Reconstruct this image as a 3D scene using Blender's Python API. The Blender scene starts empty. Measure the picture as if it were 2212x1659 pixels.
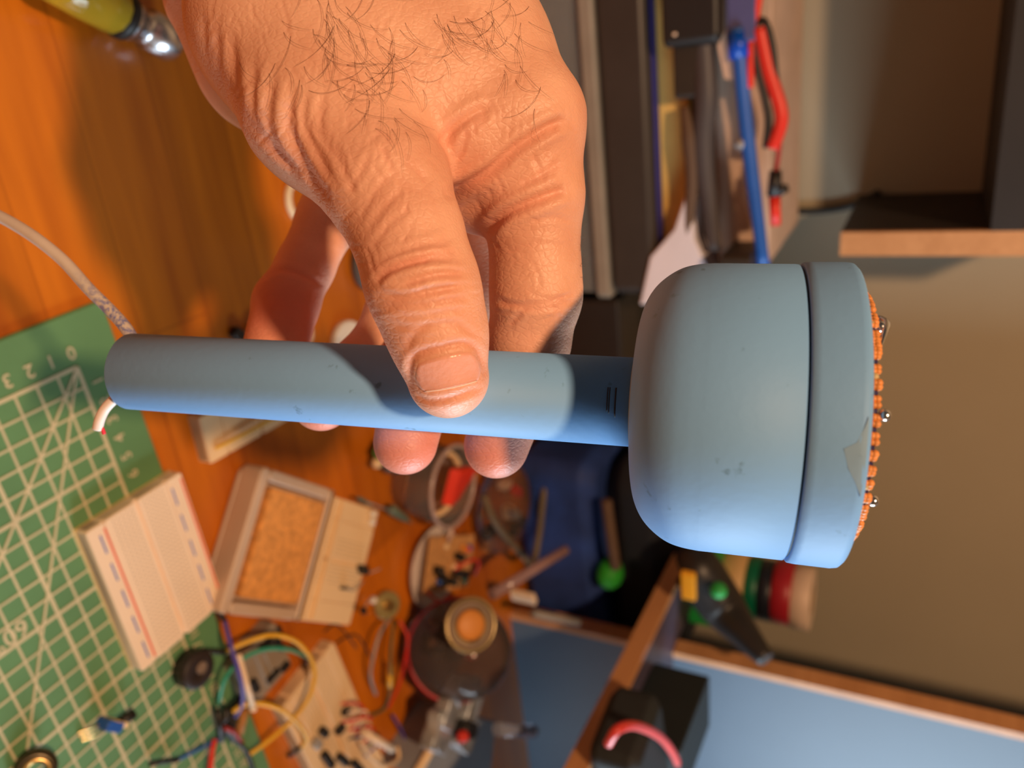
import bpy, bmesh, math, random
import numpy as np
from mathutils import Vector, Matrix
random.seed(7); rng = np.random.default_rng(11)
SC = bpy.context.scene
COL = SC.collection
# ---------------------------------------------------------------- frame of the place
F = 1700.0
Zw = np.array([.8886, .0752, -.4525]); Zw /= np.linalg.norm(Zw)
Xw = np.array([501., 4340., 1700.]); Xw -= Zw*(Xw@Zw); Xw /= np.linalg.norm(Xw)
Yw = np.cross(Zw, Xw)
R = np.array([Xw, Yw, Zw]); CAM = np.array([0, 0, .3348])
def ray(x, y): return R@np.array([(x-1106)/F, (y-829.5)/F, 1.])
def onz(x, y, h=0.): r = ray(x, y); return CAM+r*(h-CAM[2])/r[2]
def ony(x, y, Y): r = ray(x, y); return CAM+r*(Y-CAM[1])/r[1]
def onx(x, y, X): r = ray(x, y); return CAM+r*(X-CAM[0])/r[0]
def ond(x, y, d): return CAM+ray(x, y)*d
# ---------------------------------------------------------------- materials
def lin(c):
    c = np.array(c[:3], float)/255.
    return tuple(np.where(c <= .04045, c/12.92, ((c+.055)/1.055)**2.4))
_m = {}
def mat(name, col, rough=.5, metal=0., var=.08, scale=40., bump=0., bscale=200., trans=0., sss=0., ior=1.45, alpha=1., coat=0., emit=None):
    if name in _m: return _m[name]
    m = bpy.data.materials.new(name); m.use_nodes = True; nt = m.node_tree; N = nt.nodes; L = nt.links
    b = N['Principled BSDF']
    b.inputs['Roughness'].default_value = rough; b.inputs['Metallic'].default_value = metal
    b.inputs['IOR'].default_value = ior
    tc = N.new('ShaderNodeTexCoord'); nz = N.new('ShaderNodeTexNoise'); nz.inputs['Scale'].default_value = scale; nz.inputs['Detail'].default_value = 4
    L.new(tc.outputs['Object'], nz.inputs['Vector'])
    r = N.new('ShaderNodeValToRGB'); e = r.color_ramp.elements
    c = np.array(col)
    e[0].position = .3; e[1].position = .7
    e[0].color = (*np.clip(c*(1-var), 0, 1), 1); e[1].color = (*np.clip(c*(1+var), 0, 1), 1)
    L.new(nz.outputs['Fac'], r.inputs['Fac']); L.new(r.outputs['Color'], b.inputs['Base Color'])
    if bump:
        n2 = N.new('ShaderNodeTexNoise'); n2.inputs['Scale'].default_value = bscale; L.new(tc.outputs['Object'], n2.inputs['Vector'])
        bp = N.new('ShaderNodeBump'); bp.inputs['Strength'].default_value = bump; bp.inputs['Distance'].default_value = .001
        L.new(n2.outputs['Fac'], bp.inputs['Height']); L.new(bp.outputs['Normal'], b.inputs['Normal'])
    if trans: b.inputs['Transmission Weight'].default_value = trans
    if coat: b.inputs['Coat Weight'].default_value = coat; b.inputs['Coat Roughness'].default_value = .15
    if sss:
        b.inputs['Subsurface Weight'].default_value = sss; b.inputs['Subsurface Radius'].default_value = (1, .4, .2); b.inputs['Subsurface Scale'].default_value = .003
    if alpha < 1: b.inputs['Alpha'].default_value = alpha
    _m[name] = m
    return m
# ---------------------------------------------------------------- mesh builder (world coordinates)
def perp(d):
    d = np.asarray(d, float); d = d/np.linalg.norm(d)
    a = np.array([0, 0, 1.]) if abs(d[2]) < .9 else np.array([1., 0, 0])
    u = np.cross(d, a); u /= np.linalg.norm(u); return d, u, np.cross(d, u)
class MB:
    def __init__(s): s.v = []; s.f = []; s.sm = []
    def add(s, v, f, smooth=False):
        o = len(s.v); s.v += [tuple(map(float, p)) for p in v]; s.f += [tuple(i+o for i in q) for q in f]; s.sm += [smooth]*len(f); return s
    def box(s, c, sx, sy, sz, ax=0., tilt=None):
        # c centre of the base; sx, sy, sz full sizes; ax angle about z
        ca, sa = math.cos(ax), math.sin(ax); c = np.asarray(c, float)
        vs = []
        for z in (0, sz):
            for x, y in ((-.5, -.5), (.5, -.5), (.5, .5), (-.5, .5)):
                p = np.array([x*sx*ca-y*sy*sa, x*sx*sa+y*sy*ca, z])
                if tilt is not None: p = tilt@p
                vs.append(c+p)
        return s.add(vs, [(3, 2, 1, 0), (4, 5, 6, 7), (0, 1, 5, 4), (1, 2, 6, 5), (2, 3, 7, 6), (3, 0, 4, 7)])
    def rbox(s, c, sx, sy, sz, ax=0., r=.003, seg=4, tilt=None, top=.3):
        # plan-rounded box with a chamfered rim
        c = np.asarray(c, float); ca, sa = math.cos(ax), math.sin(ax)
        def ring(inset, z):
            out = []; rr = max(r-inset*.5, 1e-5); hx = sx/2-inset-rr; hy = sy/2-inset-rr
            for k, (qx, qy) in enumerate(((1, 1), (-1, 1), (-1, -1), (1, -1))):
                for j in range(seg+1):
                    a = math.pi/2*(k+j/seg); x = qx*hx+rr*math.cos(a); y = qy*hy+rr*math.sin(a)
                    p = np.array([x*ca-y*sa, x*sa+y*ca, z])
                    if tilt is not None: p = tilt@p
                    out.append(c+p)
            return out
        ch = min(r*top, sz*.3)
        rings = [ring(ch, 0), ring(0, ch), ring(0, sz-ch), ring(ch, sz)]
        n = len(rings[0]); vs = sum(rings, []); fs = []
        for k in range(3):
            for i in range(n): j = (i+1) % n; fs.append((k*n+i, k*n+j, (k+1)*n+j, (k+1)*n+i))
        fs.append(tuple(reversed(range(n)))); fs.append(tuple(range(3*n, 4*n)))
        return s.add(vs, fs)
    def prism(s, pts, z0, z1, axis=2):
        n = len(pts); lo = [np.array([p[0], p[1], z0]) for p in pts]; hi = [np.array([p[0], p[1], z1]) for p in pts]
        fs = [tuple(reversed(range(n))), tuple(range(n, 2*n))]+[(i, (i+1) % n, n+(i+1) % n, n+i) for i in range(n)]
        return s.add(lo+hi, fs)
    def slab(s, pts, off):
        # polygon in 3-D thickened by the vector off
        n = len(pts); off = np.asarray(off, float); pts = [np.asarray(p, float) for p in pts]
        fs = [tuple(reversed(range(n))), tuple(range(n, 2*n))]+[(i, (i+1) % n, n+(i+1) % n, n+i) for i in range(n)]
        return s.add(pts+[p+off for p in pts], fs)
    def lathe(s, o, d, prof, n=24, caps=True, sq=1.):
        # prof: (distance along d, radius)
        d, u, w = perp(d); o = np.asarray(o, float); vs = []; fs = []
        for t, r in prof:
            for k in range(n):
                a = 2*math.pi*k/n; vs.append(o+d*t+(u*math.cos(a)+w*math.sin(a)*sq)*r)
        m = len(prof)
        for i in range(m-1):
            for k in range(n):
                j = (k+1) % n; fs.append((i*n+k, i*n+j, (i+1)*n+j, (i+1)*n+k))
        s.add(vs, fs, True)
        if caps:
            b = len(s.v)-len(vs)
            s.f.append(tuple(b+k for k in reversed(range(n)))); s.sm.append(False)
            s.f.append(tuple(b+(m-1)*n+k for k in range(n))); s.sm.append(False)
        return s
    def cyl(s, a, b, r, n=20, r2=None):
        a = np.asarray(a, float); b = np.asarray(b, float); l = np.linalg.norm(b-a)
        return s.lathe(a, b-a, [(0, r), (l, r if r2 is None else r2)], n)
    def ball(s, c, r, n=14, sz=1.):
        m = n//2; pr = [(-r*sz*math.cos(math.pi*i/m), max(r*math.sin(math.pi*i/m), 1e-6)) for i in range(m+1)]
        return s.lathe(c, (0, 0, 1), pr, n, caps=False)
    def tube(s, pts, r, n=10, smooth=True, sub=6):
        P = spline(pts, sub) if smooth and len(pts) > 2 else [np.asarray(p, float) for p in pts]
        m = len(P); rr = r if hasattr(r, '__len__') else [r]*m
        if len(rr) != m: rr = np.interp(np.linspace(0, 1, m), np.linspace(0, 1, len(rr)), rr)
        T = [P[min(i+1, m-1)]-P[max(i-1, 0)] for i in range(m)]
        _, u, _ = perp(T[0]); vs = []
        for i in range(m):
            t = T[i]/(np.linalg.norm(T[i])+1e-12); u = u-t*(u@t); u /= np.linalg.norm(u)+1e-12; w = np.cross(t, u)
            for k in range(n): a = 2*math.pi*k/n; vs.append(P[i]+(u*math.cos(a)+w*math.sin(a))*rr[i])
        fs = [(i*n+k, i*n+(k+1) % n, (i+1)*n+(k+1) % n, (i+1)*n+k) for i in range(m-1) for k in range(n)]
        s.add(vs, fs, True)
        b = len(s.v)-len(vs); s.f += [tuple(b+k for k in reversed(range(n))), tuple(b+(m-1)*n+k for k in range(n))]; s.sm += [False, False]
        return s
    def torus(s, c, d, R_, r, n=32, k=10, sq=1.):
        d, u, w = perp(d); c = np.asarray(c, float); vs = []; fs = []
        for i in range(n):
            a = 2*math.pi*i/n; e = u*math.cos(a)+w*math.sin(a)
            for j in range(k): b = 2*math.pi*j/k; vs.append(c+e*(R_+r*math.cos(b))+d*r*math.sin(b)*sq)
        for i in range(n):
            for j in range(k): i2 = (i+1) % n; j2 = (j+1) % k; fs.append((i*k+j, i2*k+j, i2*k+j2, i*k+j2))
        return s.add(vs, fs, True)
    def build(s, name, m, parent=None, bevel=0., loc=None):
        me = bpy.data.meshes.new(name)
        V = np.array(s.v)
        if parent is None:
            o3 = np.array([(V[:, 0].min()+V[:, 0].max())/2, (V[:, 1].min()+V[:, 1].max())/2, V[:, 2].min()]) if loc is None else np.asarray(loc, float)
        else: o3 = OFF[parent.name]
        me.from_pydata((V-o3).tolist(), [], s.f); me.update()
        for p, q in zip(me.polygons, s.sm): p.use_smooth = q
        ob = bpy.data.objects.new(name, me); COL.objects.link(ob)
        ms = m if isinstance(m, (list, tuple)) else [m]
        for q in ms: me.materials.append(q)
        if parent is None: ob.location = o3
        else: ob.parent = parent
        OFF[ob.name] = o3
        if bevel:
            bv = ob.modifiers.new('bevel', 'BEVEL'); bv.width = bevel; bv.segments = 3; bv.limit_method = 'ANGLE'; bv.angle_limit = .6
            for p in me.polygons: p.use_smooth = True
            if len(me.polygons): 
                wn = ob.modifiers.new('wn', 'WEIGHTED_NORMAL')
        return ob
OFF = {}
def spline(pts, sub=6):
    P = [np.asarray(p, float) for p in pts]; out = []
    for i in range(len(P)-1):
        p0 = P[max(i-1, 0)]; p1 = P[i]; p2 = P[i+1]; p3 = P[min(i+2, len(P)-1)]
        for k in range(sub):
            t = k/sub; out.append(.5*((2*p1)+(-p0+p2)*t+(2*p0-5*p1+4*p2-p3)*t*t+(-p0+3*p1-3*p2+p3)*t**3))
    out.append(P[-1]); return out
def thing(name, label, cat, loc, group=None):
    o = bpy.data.objects.new(name, None); o.empty_display_size = .02; COL.objects.link(o); o.location = tuple(map(float, loc))
    OFF[o.name] = np.asarray(loc, float); tag(o, label, cat, group); return o
def tag(o, label, cat, group=None):
    o['label'] = label; o['category'] = cat
    if group: o['group'] = group
    return o
def struct(o): o['kind'] = 'structure'; return o
# ================================================================ the hand (signed distance field -> one continuous surface)
# hand frame in mm: x to the right of the palm's outline, y towards the fingertips, z away from the viewer side of the thumb
HR = R.T
def cp(x, y, d): return np.array([(x-1106)/F*d, (y-829.5)/F*d, d])
def to_world(P): return CAM+(np.asarray(P)/1000.)@R.T
def rcone(P, a, b, ra, rb):
    ba = b-a; l = float(ba@ba); pa = P-a
    t = np.clip((pa@ba)/l, 0, 1).astype(np.float32)
    q = pa-t[:, None]*ba
    return np.sqrt(np.einsum('ij,ij->i', q, q))-(ra+(rb-ra)*t)
def smin(a, b, k):
    h = np.maximum(k-np.abs(a-b), 0)/k
    return np.minimum(a, b)-h*h*k*.25
def chain(P, pts, k):
    d = None
    for (x0, y0, z0, r0), (x1, y1, z1, r1) in zip(pts[:-1], pts[1:]):
        e = rcone(P, cp(x0, y0, z0), cp(x1, y1, z1), r0, r1)
        d = e if d is None else smin(d, e, k)
    return d
BODY = [
 [(520,-900,222,34),(600,-420,205,29),(655,-110,192,25.5),(645,50,186,24),(722,228,177,20)],
 [(900,-900,222,33),(900,-420,205,29),(872,-120,195,26.5),(905,-40,194,24),(1008,120,188,19.5),(1115,262,184,15.6)],
 [(760,-120,200,30),(820,110,186,22),(915,215,183,18)],
 [(555,-10,222,25),(600,120,224,22),(740,250,236,17),(765,290,246,14)],
 [(740,60,215,25),(880,230,222,21),(900,285,236,14.5)],
 [(900,60,205,22),(1010,240,205,17),(1050,285,210,15)],
 [(840,-140,215,26),(720,40,222,24)],
]
WEB = [
 [(930,235,184,15.5),(1018,288,181.6,13.8),(1090,292,184.5,13.2)],
 [(955,345,193,12.8),(1050,388,192,12.6),(1135,384,189.5,12)],
]
THUMB = [(722,228,177,20),(835,398,167,13.3),(880,505,164,11.3),(910,607,162.5,11.3),(926,655,163,10.6),(946,722,164.5,10.0),(968,815,166.5,8.7)]
INDEX = [(1118,268,184,15.4),(1149,420,185.5,12.0),(1157,590,189,10.5),(1158,640,190,10.7),(1142,740,193.5,9.9),(1119,822,198,9.3),(1072,963,201,8.3)]
MIDDLE = [(1070,290,211,14.5),(1078,440,217,13),(1035,590,222,11.8),(965,700,219,10.6),(905,810,213,9.9),(876,956,207,8.4)]
RING = [(900,290,236,14),(900,450,246,11.5),(884,600,243,10.4),(834,745,228,9.4),(694,866,212,8.1)]
PINKY = [(765,300,247,13),(738,400,248,10.4),(706,478,243,9.2),(660,575,236,8.3),(618,655,229,9.2),(592,768,217,8.8)]
def sdf(P):
    P = P.astype(np.float32)
    b = None
    for c in BODY:
        e = chain(P, c, 6); b = e if b is None else smin(b, e, 12)
    for c in WEB: b = smin(b, chain(P, c, 4), 2.2)
    d = smin(b, chain(P, THUMB, 3), 3.5)
    for c, k in ((INDEX, 4), (MIDDLE, 5), (RING, 5), (PINKY, 6)): d = np.minimum(d, smin(b, chain(P, c, 2.5), k))
    return d
def fine_grid(lo, hi, h, B=8):
    n = np.ceil((hi-lo)/h/B).astype(int)
    G = np.full(n*B+1, 9., np.float32)
    c = [lo[i]+(np.arange(n[i])+.5)*B*h for i in range(3)]
    CX, CY, CZ = np.meshgrid(*c, indexing='ij'); D = sdf(np.c_[CX.ravel(), CY.ravel(), CZ.ravel()]).reshape(n)
    lim = B*h*.95
    for i in range(n[0]):
        for j in range(n[1]):
            for k in range(n[2]):
                if D[i, j, k] < -lim: G[i*B:(i+1)*B+1, j*B:(j+1)*B+1, k*B:(k+1)*B+1] = -9
    near = np.argwhere(np.abs(D) <= lim)
    a = np.arange(B+1)*h; O = np.stack(np.meshgrid(a, a, a, indexing='ij'), -1).reshape(-1, 3)
    for s in range(0, len(near), 400):
        blk = near[s:s+400]; P = (lo+blk[:, None, :]*B*h+O[None]).reshape(-1, 3)
        V = sdf(P).reshape(len(blk), B+1, B+1, B+1)
        for (i, j, k), v in zip(blk, V): G[i*B:(i+1)*B+1, j*B:(j+1)*B+1, k*B:(k+1)*B+1] = v
    return G
def surface_nets(G, lo, h):
    S = G < 0
    nx, ny, nz = [q-1 for q in G.shape]
    cnt = np.zeros((nx, ny, nz), np.int8)
    for dx in (0, 1):
        for dy in (0, 1):
            for dz in (0, 1): cnt += S[dx:nx+dx, dy:ny+dy, dz:nz+dz]
    act = (cnt > 0) & (cnt < 8); idx = np.argwhere(act); vid = -np.ones(act.shape, np.int64); vid[act] = np.arange(len(idx))
    pos = np.zeros((len(idx), 3)); w = np.zeros(len(idx))
    i, j, k = idx.T
    cor = [(a, b, c) for a in (0, 1) for b in (0, 1) for c in (0, 1)]
    for a in range(8):
        for b in range(a+1, 8):
            A, B_ = np.array(cor[a]), np.array(cor[b])
            if np.abs(A-B_).sum() != 1: continue
            va = G[i+A[0], j+A[1], k+A[2]]; vb = G[i+B_[0], j+B_[1], k+B_[2]]
            cr = (va < 0) != (vb < 0); t = np.where(cr, va/(va-vb+1e-12), 0)
            pos += np.where(cr[:, None], A+(B_-A)*t[:, None], 0); w += cr
    pos = lo+(idx+pos/w[:, None])*h
    Q = []
    for ax in range(3):
        e = [0, 0, 0]; e[ax] = 1
        s0 = S[:S.shape[0]-e[0], :S.shape[1]-e[1], :S.shape[2]-e[2]]; s1 = S[e[0]:, e[1]:, e[2]:]
        ed = np.argwhere(s0 != s1); o1, o2 = [q for q in range(3) if q != ax]
        ok = (ed[:, o1] > 0) & (ed[:, o2] > 0) & (ed[:, o1] < vid.shape[o1]) & (ed[:, o2] < vid.shape[o2]) & (ed[:, ax] < vid.shape[ax]); ed = ed[ok]
        q = []
        for da, db in ((-1, -1), (0, -1), (0, 0), (-1, 0)):
            c = ed.copy(); c[:, o1] += da; c[:, o2] += db; q.append(vid[c[:, 0], c[:, 1], c[:, 2]])
        q = np.stack(q, 1); fl = s0[ed[:, 0], ed[:, 1], ed[:, 2]]
        if ax == 1: fl = ~fl
        q[~fl] = q[~fl][:, ::-1]; Q.append(q)
    return pos, np.concatenate(Q)
def grad(P, e=.4):
    g = np.stack([sdf(P+np.array(v)*e)-sdf(P-np.array(v)*e) for v in ((1, 0, 0), (0, 1, 0), (0, 0, 1))], 1)
    return g/(np.linalg.norm(g, axis=1, keepdims=True)+1e-9)
def march(pxs):
    # first hit of the hand surface seen along each direction
    pxs = np.asarray(pxs, float); D = np.c_[(pxs[:, 0]-1106)/F, (pxs[:, 1]-829.5)/F, np.ones(len(pxs))]; nrm = np.linalg.norm(D, axis=1)
    t = np.full(len(pxs), 130.)
    for _ in range(70): t += np.maximum(sdf(D*t[:, None]), -.5)/nrm*.9
    return D*t[:, None], sdf(D*t[:, None])
def build_hand():
    h = .8
    lo = np.array([-126., -262., 142.]); hi = np.array([40., 36., 275.])
    P, Q = surface_nets(fine_grid(lo, hi, h), lo, h)
    bm = bpy.data.meshes.new('tmp'); bm.from_pydata(P.tolist(), [], Q.tolist()); bm.update()
    b = bmesh.new(); b.from_mesh(bm)
    bmesh.ops.recalc_face_normals(b, faces=b.faces)
    for _ in range(2): bmesh.ops.smooth_vert(b, verts=b.verts, factor=.5, use_axis_x=True, use_axis_y=True, use_axis_z=True)
    bmesh.ops.subdivide_edges(b, edges=b.edges, cuts=1, use_grid_fill=True)
    b.to_mesh(bm); b.free()
    n = len(bm.vertices); V = np.zeros(n*3); bm.vertices.foreach_get('co', V); V = V.reshape(-1, 3)
    # settle new vertices on the field, keep its slight smoothing
    for _ in range(1):
        g = grad(V); V = V-g*(sdf(V)[:, None])*.6
    N = grad(V)
    px = np.c_[V[:, 0]/V[:, 2]*F+1106, V[:, 1]/V[:, 2]*F+829.5]
    view = V/np.linalg.norm(V, axis=1, keepdims=True); face = np.clip(-(N*view).sum(1)*2.2, 0, 1)
    first = V[:, 2] < 202
    disp = np.zeros(n); tint = np.zeros(n)
    mmpx = V[:, 2]/F
    def crease(pts, amp, wid, ridge=.5, zmax=None):
        nonlocal disp, tint
        C = np.array([q[:2] for q in spline([np.array([a, b, 0.]) for a, b in pts], 5)])
        lo_, hi_ = C.min(0)-40, C.max(0)+40
        sel = np.where((px[:, 0] > lo_[0]) & (px[:, 0] < hi_[0]) & (px[:, 1] > lo_[1]) & (px[:, 1] < hi_[1]) & (face > 0) & (first if zmax is None else V[:, 2] < zmax))[0]
        if not len(sel): return
        p = px[sel]; best = np.full(len(sel), 1e9); bt = np.zeros(len(sel)); m = len(C)-1
        for i in range(m):
            a = C[i]; d = C[i+1]-a; t = np.clip(((p-a)@d)/(d@d), 0, 1); q = np.linalg.norm(p-a-t[:, None]*d, axis=1)
            up = q < best; best[up] = q[up]; bt[up] = (i+t[up])/m
        x = best*mmpx[sel]/wid; fade = np.clip(np.minimum(bt, 1-bt)*6, .12, 1)*face[sel]
        disp[sel] += amp*fade*(-np.exp(-x*x)+ridge*np.exp(-((x-2.1)/1.1)**2))
        tint[sel] += .16*min(amp/.35, 1.)*fade*np.exp(-x*x*.6)
    K = [((808,611),(842,580),(916,562),(996,558)), ((812,604),(865,574),(943,548),(990,543)), ((868,617),(916,600),(961,592),(1008,592)),
         ((822,638),(870,642),(916,634),(949,627),(1006,618)), ((818,657),(885,660),(949,651),(1016,640)), ((845,678),(900,682),(960,672),(1010,664)),
         ((800,590),(850,552),(920,532),(980,520)), ((850,700),(890,705),(935,700))]
    for i, c in enumerate(K): crease(c, (.5, .35, .42, .6, .42, .22, .24, .15)[i], (.75, .7, .65, .8, .75, .7, .8, .7)[i], .55)
    # wrist and thumb-base folds
    for c, a, w in [(((640,180),(625,262),(646,332),(678,386),(712,440)), .55, 1.0), (((596,150),(578,250),(606,322),(655,384)), .42, .9), (((552,120),(545,225),(578,300),(640,376)), .4, .9),
                    (((500,60),(512,190),(545,270),(610,350)), .35, .9), (((470,40),(474,150),(512,240),(560,310)), .3, .9), (((440,30),(448,120),(478,200)), .25, .9),
                    (((664,190),(655,262),(690,336),(716,396)), .3, .8), (((700,200),(690,270),(716,340)), .2, .8),
                    (((722,300),(740,362),(770,425)), .18, .7), (((745,420),(775,380),(800,330)), .16, .6), (((775,470),(812,412),(850,372)), .16, .6), (((792,500),(832,446),(872,408)), .16, .6),
                    (((800,540),(840,486),(890,446)), .15, .6), (((860,300),(885,352),(925,392)), .14, .6), (((820,310),(850,372),(900,420)), .14, .6), (((890,330),(930,420),(950,470)), .14, .6)]: crease(c, a, w)
    # web, palm and index folds
    for c, a, w in [(((951,322),(968,290),(990,270),(1030,244),(1064,232)), .8, 1.1), (((955,424),(1000,405),(1060,368),(1114,320),(1190,272),(1228,262)), 1.05, 1.15), (((1004,300),(1030,270),(1056,250)), .3, .8),
                    (((984,345),(1000,320),(1006,275)), .22, .6), (((1046,505),(1080,470),(1120,448),(1190,420),(1225,408)), 1.15, 1.15), (((1120,400),(1170,378),(1215,345)), .3, .8), (((1150,330),(1165,365),(1180,400)), .18, .6),
                    (((1070,648),(1110,658),(1170,655),(1240,648)), .42, .7), (((1120,668),(1170,668),(1220,662)), .3, .6), (((1100,700),(1112,690),(1128,670)), .2, .7), (((1150,640),(1200,642),(1238,634)), .2, .5),
                    (((1100,540),(1160,525),(1230,530)), .1, .6), (((1140,480),(1190,470),(1240,476)), .12, .6)]: crease(c, a, w)
    # nail fold
    crease(((893,848),(884,812),(888,782),(905,764),(950,752),(1000,742),(1028,752),(1044,785),(1049,822)), .4, .7, .4)
    crease(((893,850),(925,866),(975,860),(1048,834)), .35, .7, .4)
    crease(((880,770),(890,730),(930,702),(985,700),(1020,722),(1038,748)), .22, .8, .2)
    crease(((548,640),(590,628),(640,640),(700,668)), .0001, .5)
    fz = V[:, 2] > 205
    crease(((566,596),(600,582),(650,592),(700,618)), .35, .8, .4, zmax=300)
    # random fine criss-cross lines on the skin towards the viewer
    r = np.random.default_rng(5)
    for _ in range(230):
        while True:
            c = np.array([r.uniform(420, 1240), r.uniform(20, 700)])
            if c[0] > 420+c[1]*.45: break
        base = math.radians(r.choice([62, 118, 100]) + r.normal(0, 14)) if c[1] < 520 else math.radians(r.choice([5, -10, 60])+r.normal(0, 10))
        L = r.uniform(25, 75); d = np.array([math.cos(base), math.sin(base)])*L; b_ = np.array([-d[1], d[0]])*r.uniform(-.18, .18)
        crease((tuple(c-d/2), tuple(c+b_), tuple(c+d/2)), r.uniform(.04, .11), r.uniform(.3, .5), .4)
    V = V+N*disp[:, None]
    # keep pads just off the handle: press the flesh flat where it touches
    A = TUBE_A; D = TUBE_D
    q = V-A; t = q@D; rad = q-t[:, None]*D; rl = np.linalg.norm(rad, axis=1)
    ins = (rl < TUBE_R+.15) & (t > -5) & (t < 160)
    V[ins] = (A+t[:, None]*D+rad/rl[:, None]*(TUBE_R+.15))[ins]
    # colour: redder over pads, knuckles, folds
    red = np.clip(tint, 0, .8)
    for (x, y, d, rr, a) in [(1068,985,200,15,.9), (865,985,206,15,.9), (692,900,212,12,.9), (600,700,222,17,1.1), (975,800,166,13,.35), (1010,340,184,14,.4), (1150,430,185,13,.3), (915,610,163,12,.3), (1240,245,184,12,.3), (835,400,167,16,.25), (1150,720,190,12,.25)]:
        q = np.linalg.norm(V-cp(x, y, d), axis=1)/rr; red += a*np.exp(-q*q)
    me = bm; me.vertices.foreach_set('co', (to_world(V)-HAND_O).ravel()); me.update()
    at = me.color_attributes.new('skin_tone', 'FLOAT_COLOR', 'POINT')
    cc = np.ones((n, 4)); cc[:, 0] = np.clip(red, 0, 1); cc[:, 1] = 0; cc[:, 2] = 0
    at.data.foreach_set('color', cc.ravel())
    return me
def hand_px(p): return cp(*p)
TUBE_A = cp(265, 801, 206.); TUBE_B = cp(1365, 868.5, 174.4); TUBE_D = (TUBE_B-TUBE_A)/np.linalg.norm(TUBE_B-TUBE_A); TUBE_R = 9.9
HAND_O = to_world(cp(760, 0, 200))
def skin_mat():
    m = bpy.data.materials.new('skin'); m.use_nodes = True; nt = m.node_tree; N = nt.nodes; L = nt.links; b = N['Principled BSDF']
    tc = N.new('ShaderNodeTexCoord')
    n1 = N.new('ShaderNodeTexNoise'); n1.inputs['Scale'].default_value = 75; n1.inputs['Detail'].default_value = 5; L.new(tc.outputs['Object'], n1.inputs['Vector'])
    rp = N.new('ShaderNodeValToRGB'); e = rp.color_ramp.elements; e[0].position = .32; e[1].position = .68
    e[0].color = (.74, .38, .25, 1); e[1].color = (.88, .51, .355, 1); L.new(n1.outputs['Fac'], rp.inputs['Fac'])
    at = N.new('ShaderNodeAttribute'); at.attribute_name = 'skin_tone'; sp = N.new('ShaderNodeSeparateColor'); L.new(at.outputs['Color'], sp.inputs['Color'])
    mx = N.new('ShaderNodeMix'); mx.data_type = 'RGBA'; L.new(sp.outputs['Red'], mx.inputs['Factor']); L.new(rp.outputs['Color'], mx.inputs[6]); mx.inputs[7].default_value = (.70, .22, .15, 1)
    L.new(mx.outputs[2], b.inputs['Base Color'])
    b.inputs['Roughness'].default_value = .48; b.inputs['Specular IOR Level'].default_value = .45
    b.inputs['Subsurface Weight'].default_value = .12; b.inputs['Subsurface Radius'].default_value = (1., .35, .15); b.inputs['Subsurface Scale'].default_value = .0035
    v = N.new('ShaderNodeTexVoronoi'); v.inputs['Scale'].default_value = 900; v.feature = 'DISTANCE_TO_EDGE'
    mp = N.new('ShaderNodeMapping'); mp.inputs['Rotation'].default_value = (.4, .5, .3); mp.inputs['Scale'].default_value = (1, 1, .55); L.new(tc.outputs['Object'], mp.inputs['Vector']); L.new(mp.outputs['Vector'], v.inputs['Vector'])
    n2 = N.new('ShaderNodeTexNoise'); n2.inputs['Scale'].default_value = 420; n2.inputs['Detail'].default_value = 6; L.new(tc.outputs['Object'], n2.inputs['Vector'])
    ma = N.new('ShaderNodeMath'); ma.operation = 'ADD'; mm = N.new('ShaderNodeMath'); mm.operation = 'MULTIPLY'; mm.inputs[1].default_value = .5
    cl = N.new('ShaderNodeMath'); cl.operation = 'MINIMUM'; cl.inputs[1].default_value = .22; L.new(v.outputs['Distance'], cl.inputs[0])
    L.new(cl.outputs[0], ma.inputs[0]); L.new(n2.outputs['Fac'], mm.inputs[0]); L.new(mm.outputs[0], ma.inputs[1])
    bp = N.new('ShaderNodeBump'); bp.inputs['Strength'].default_value = .45; bp.inputs['Distance'].default_value = .0005; L.new(ma.outputs[0], bp.inputs['Height']); L.new(bp.outputs['Normal'], b.inputs['Normal'])
    return m
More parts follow.
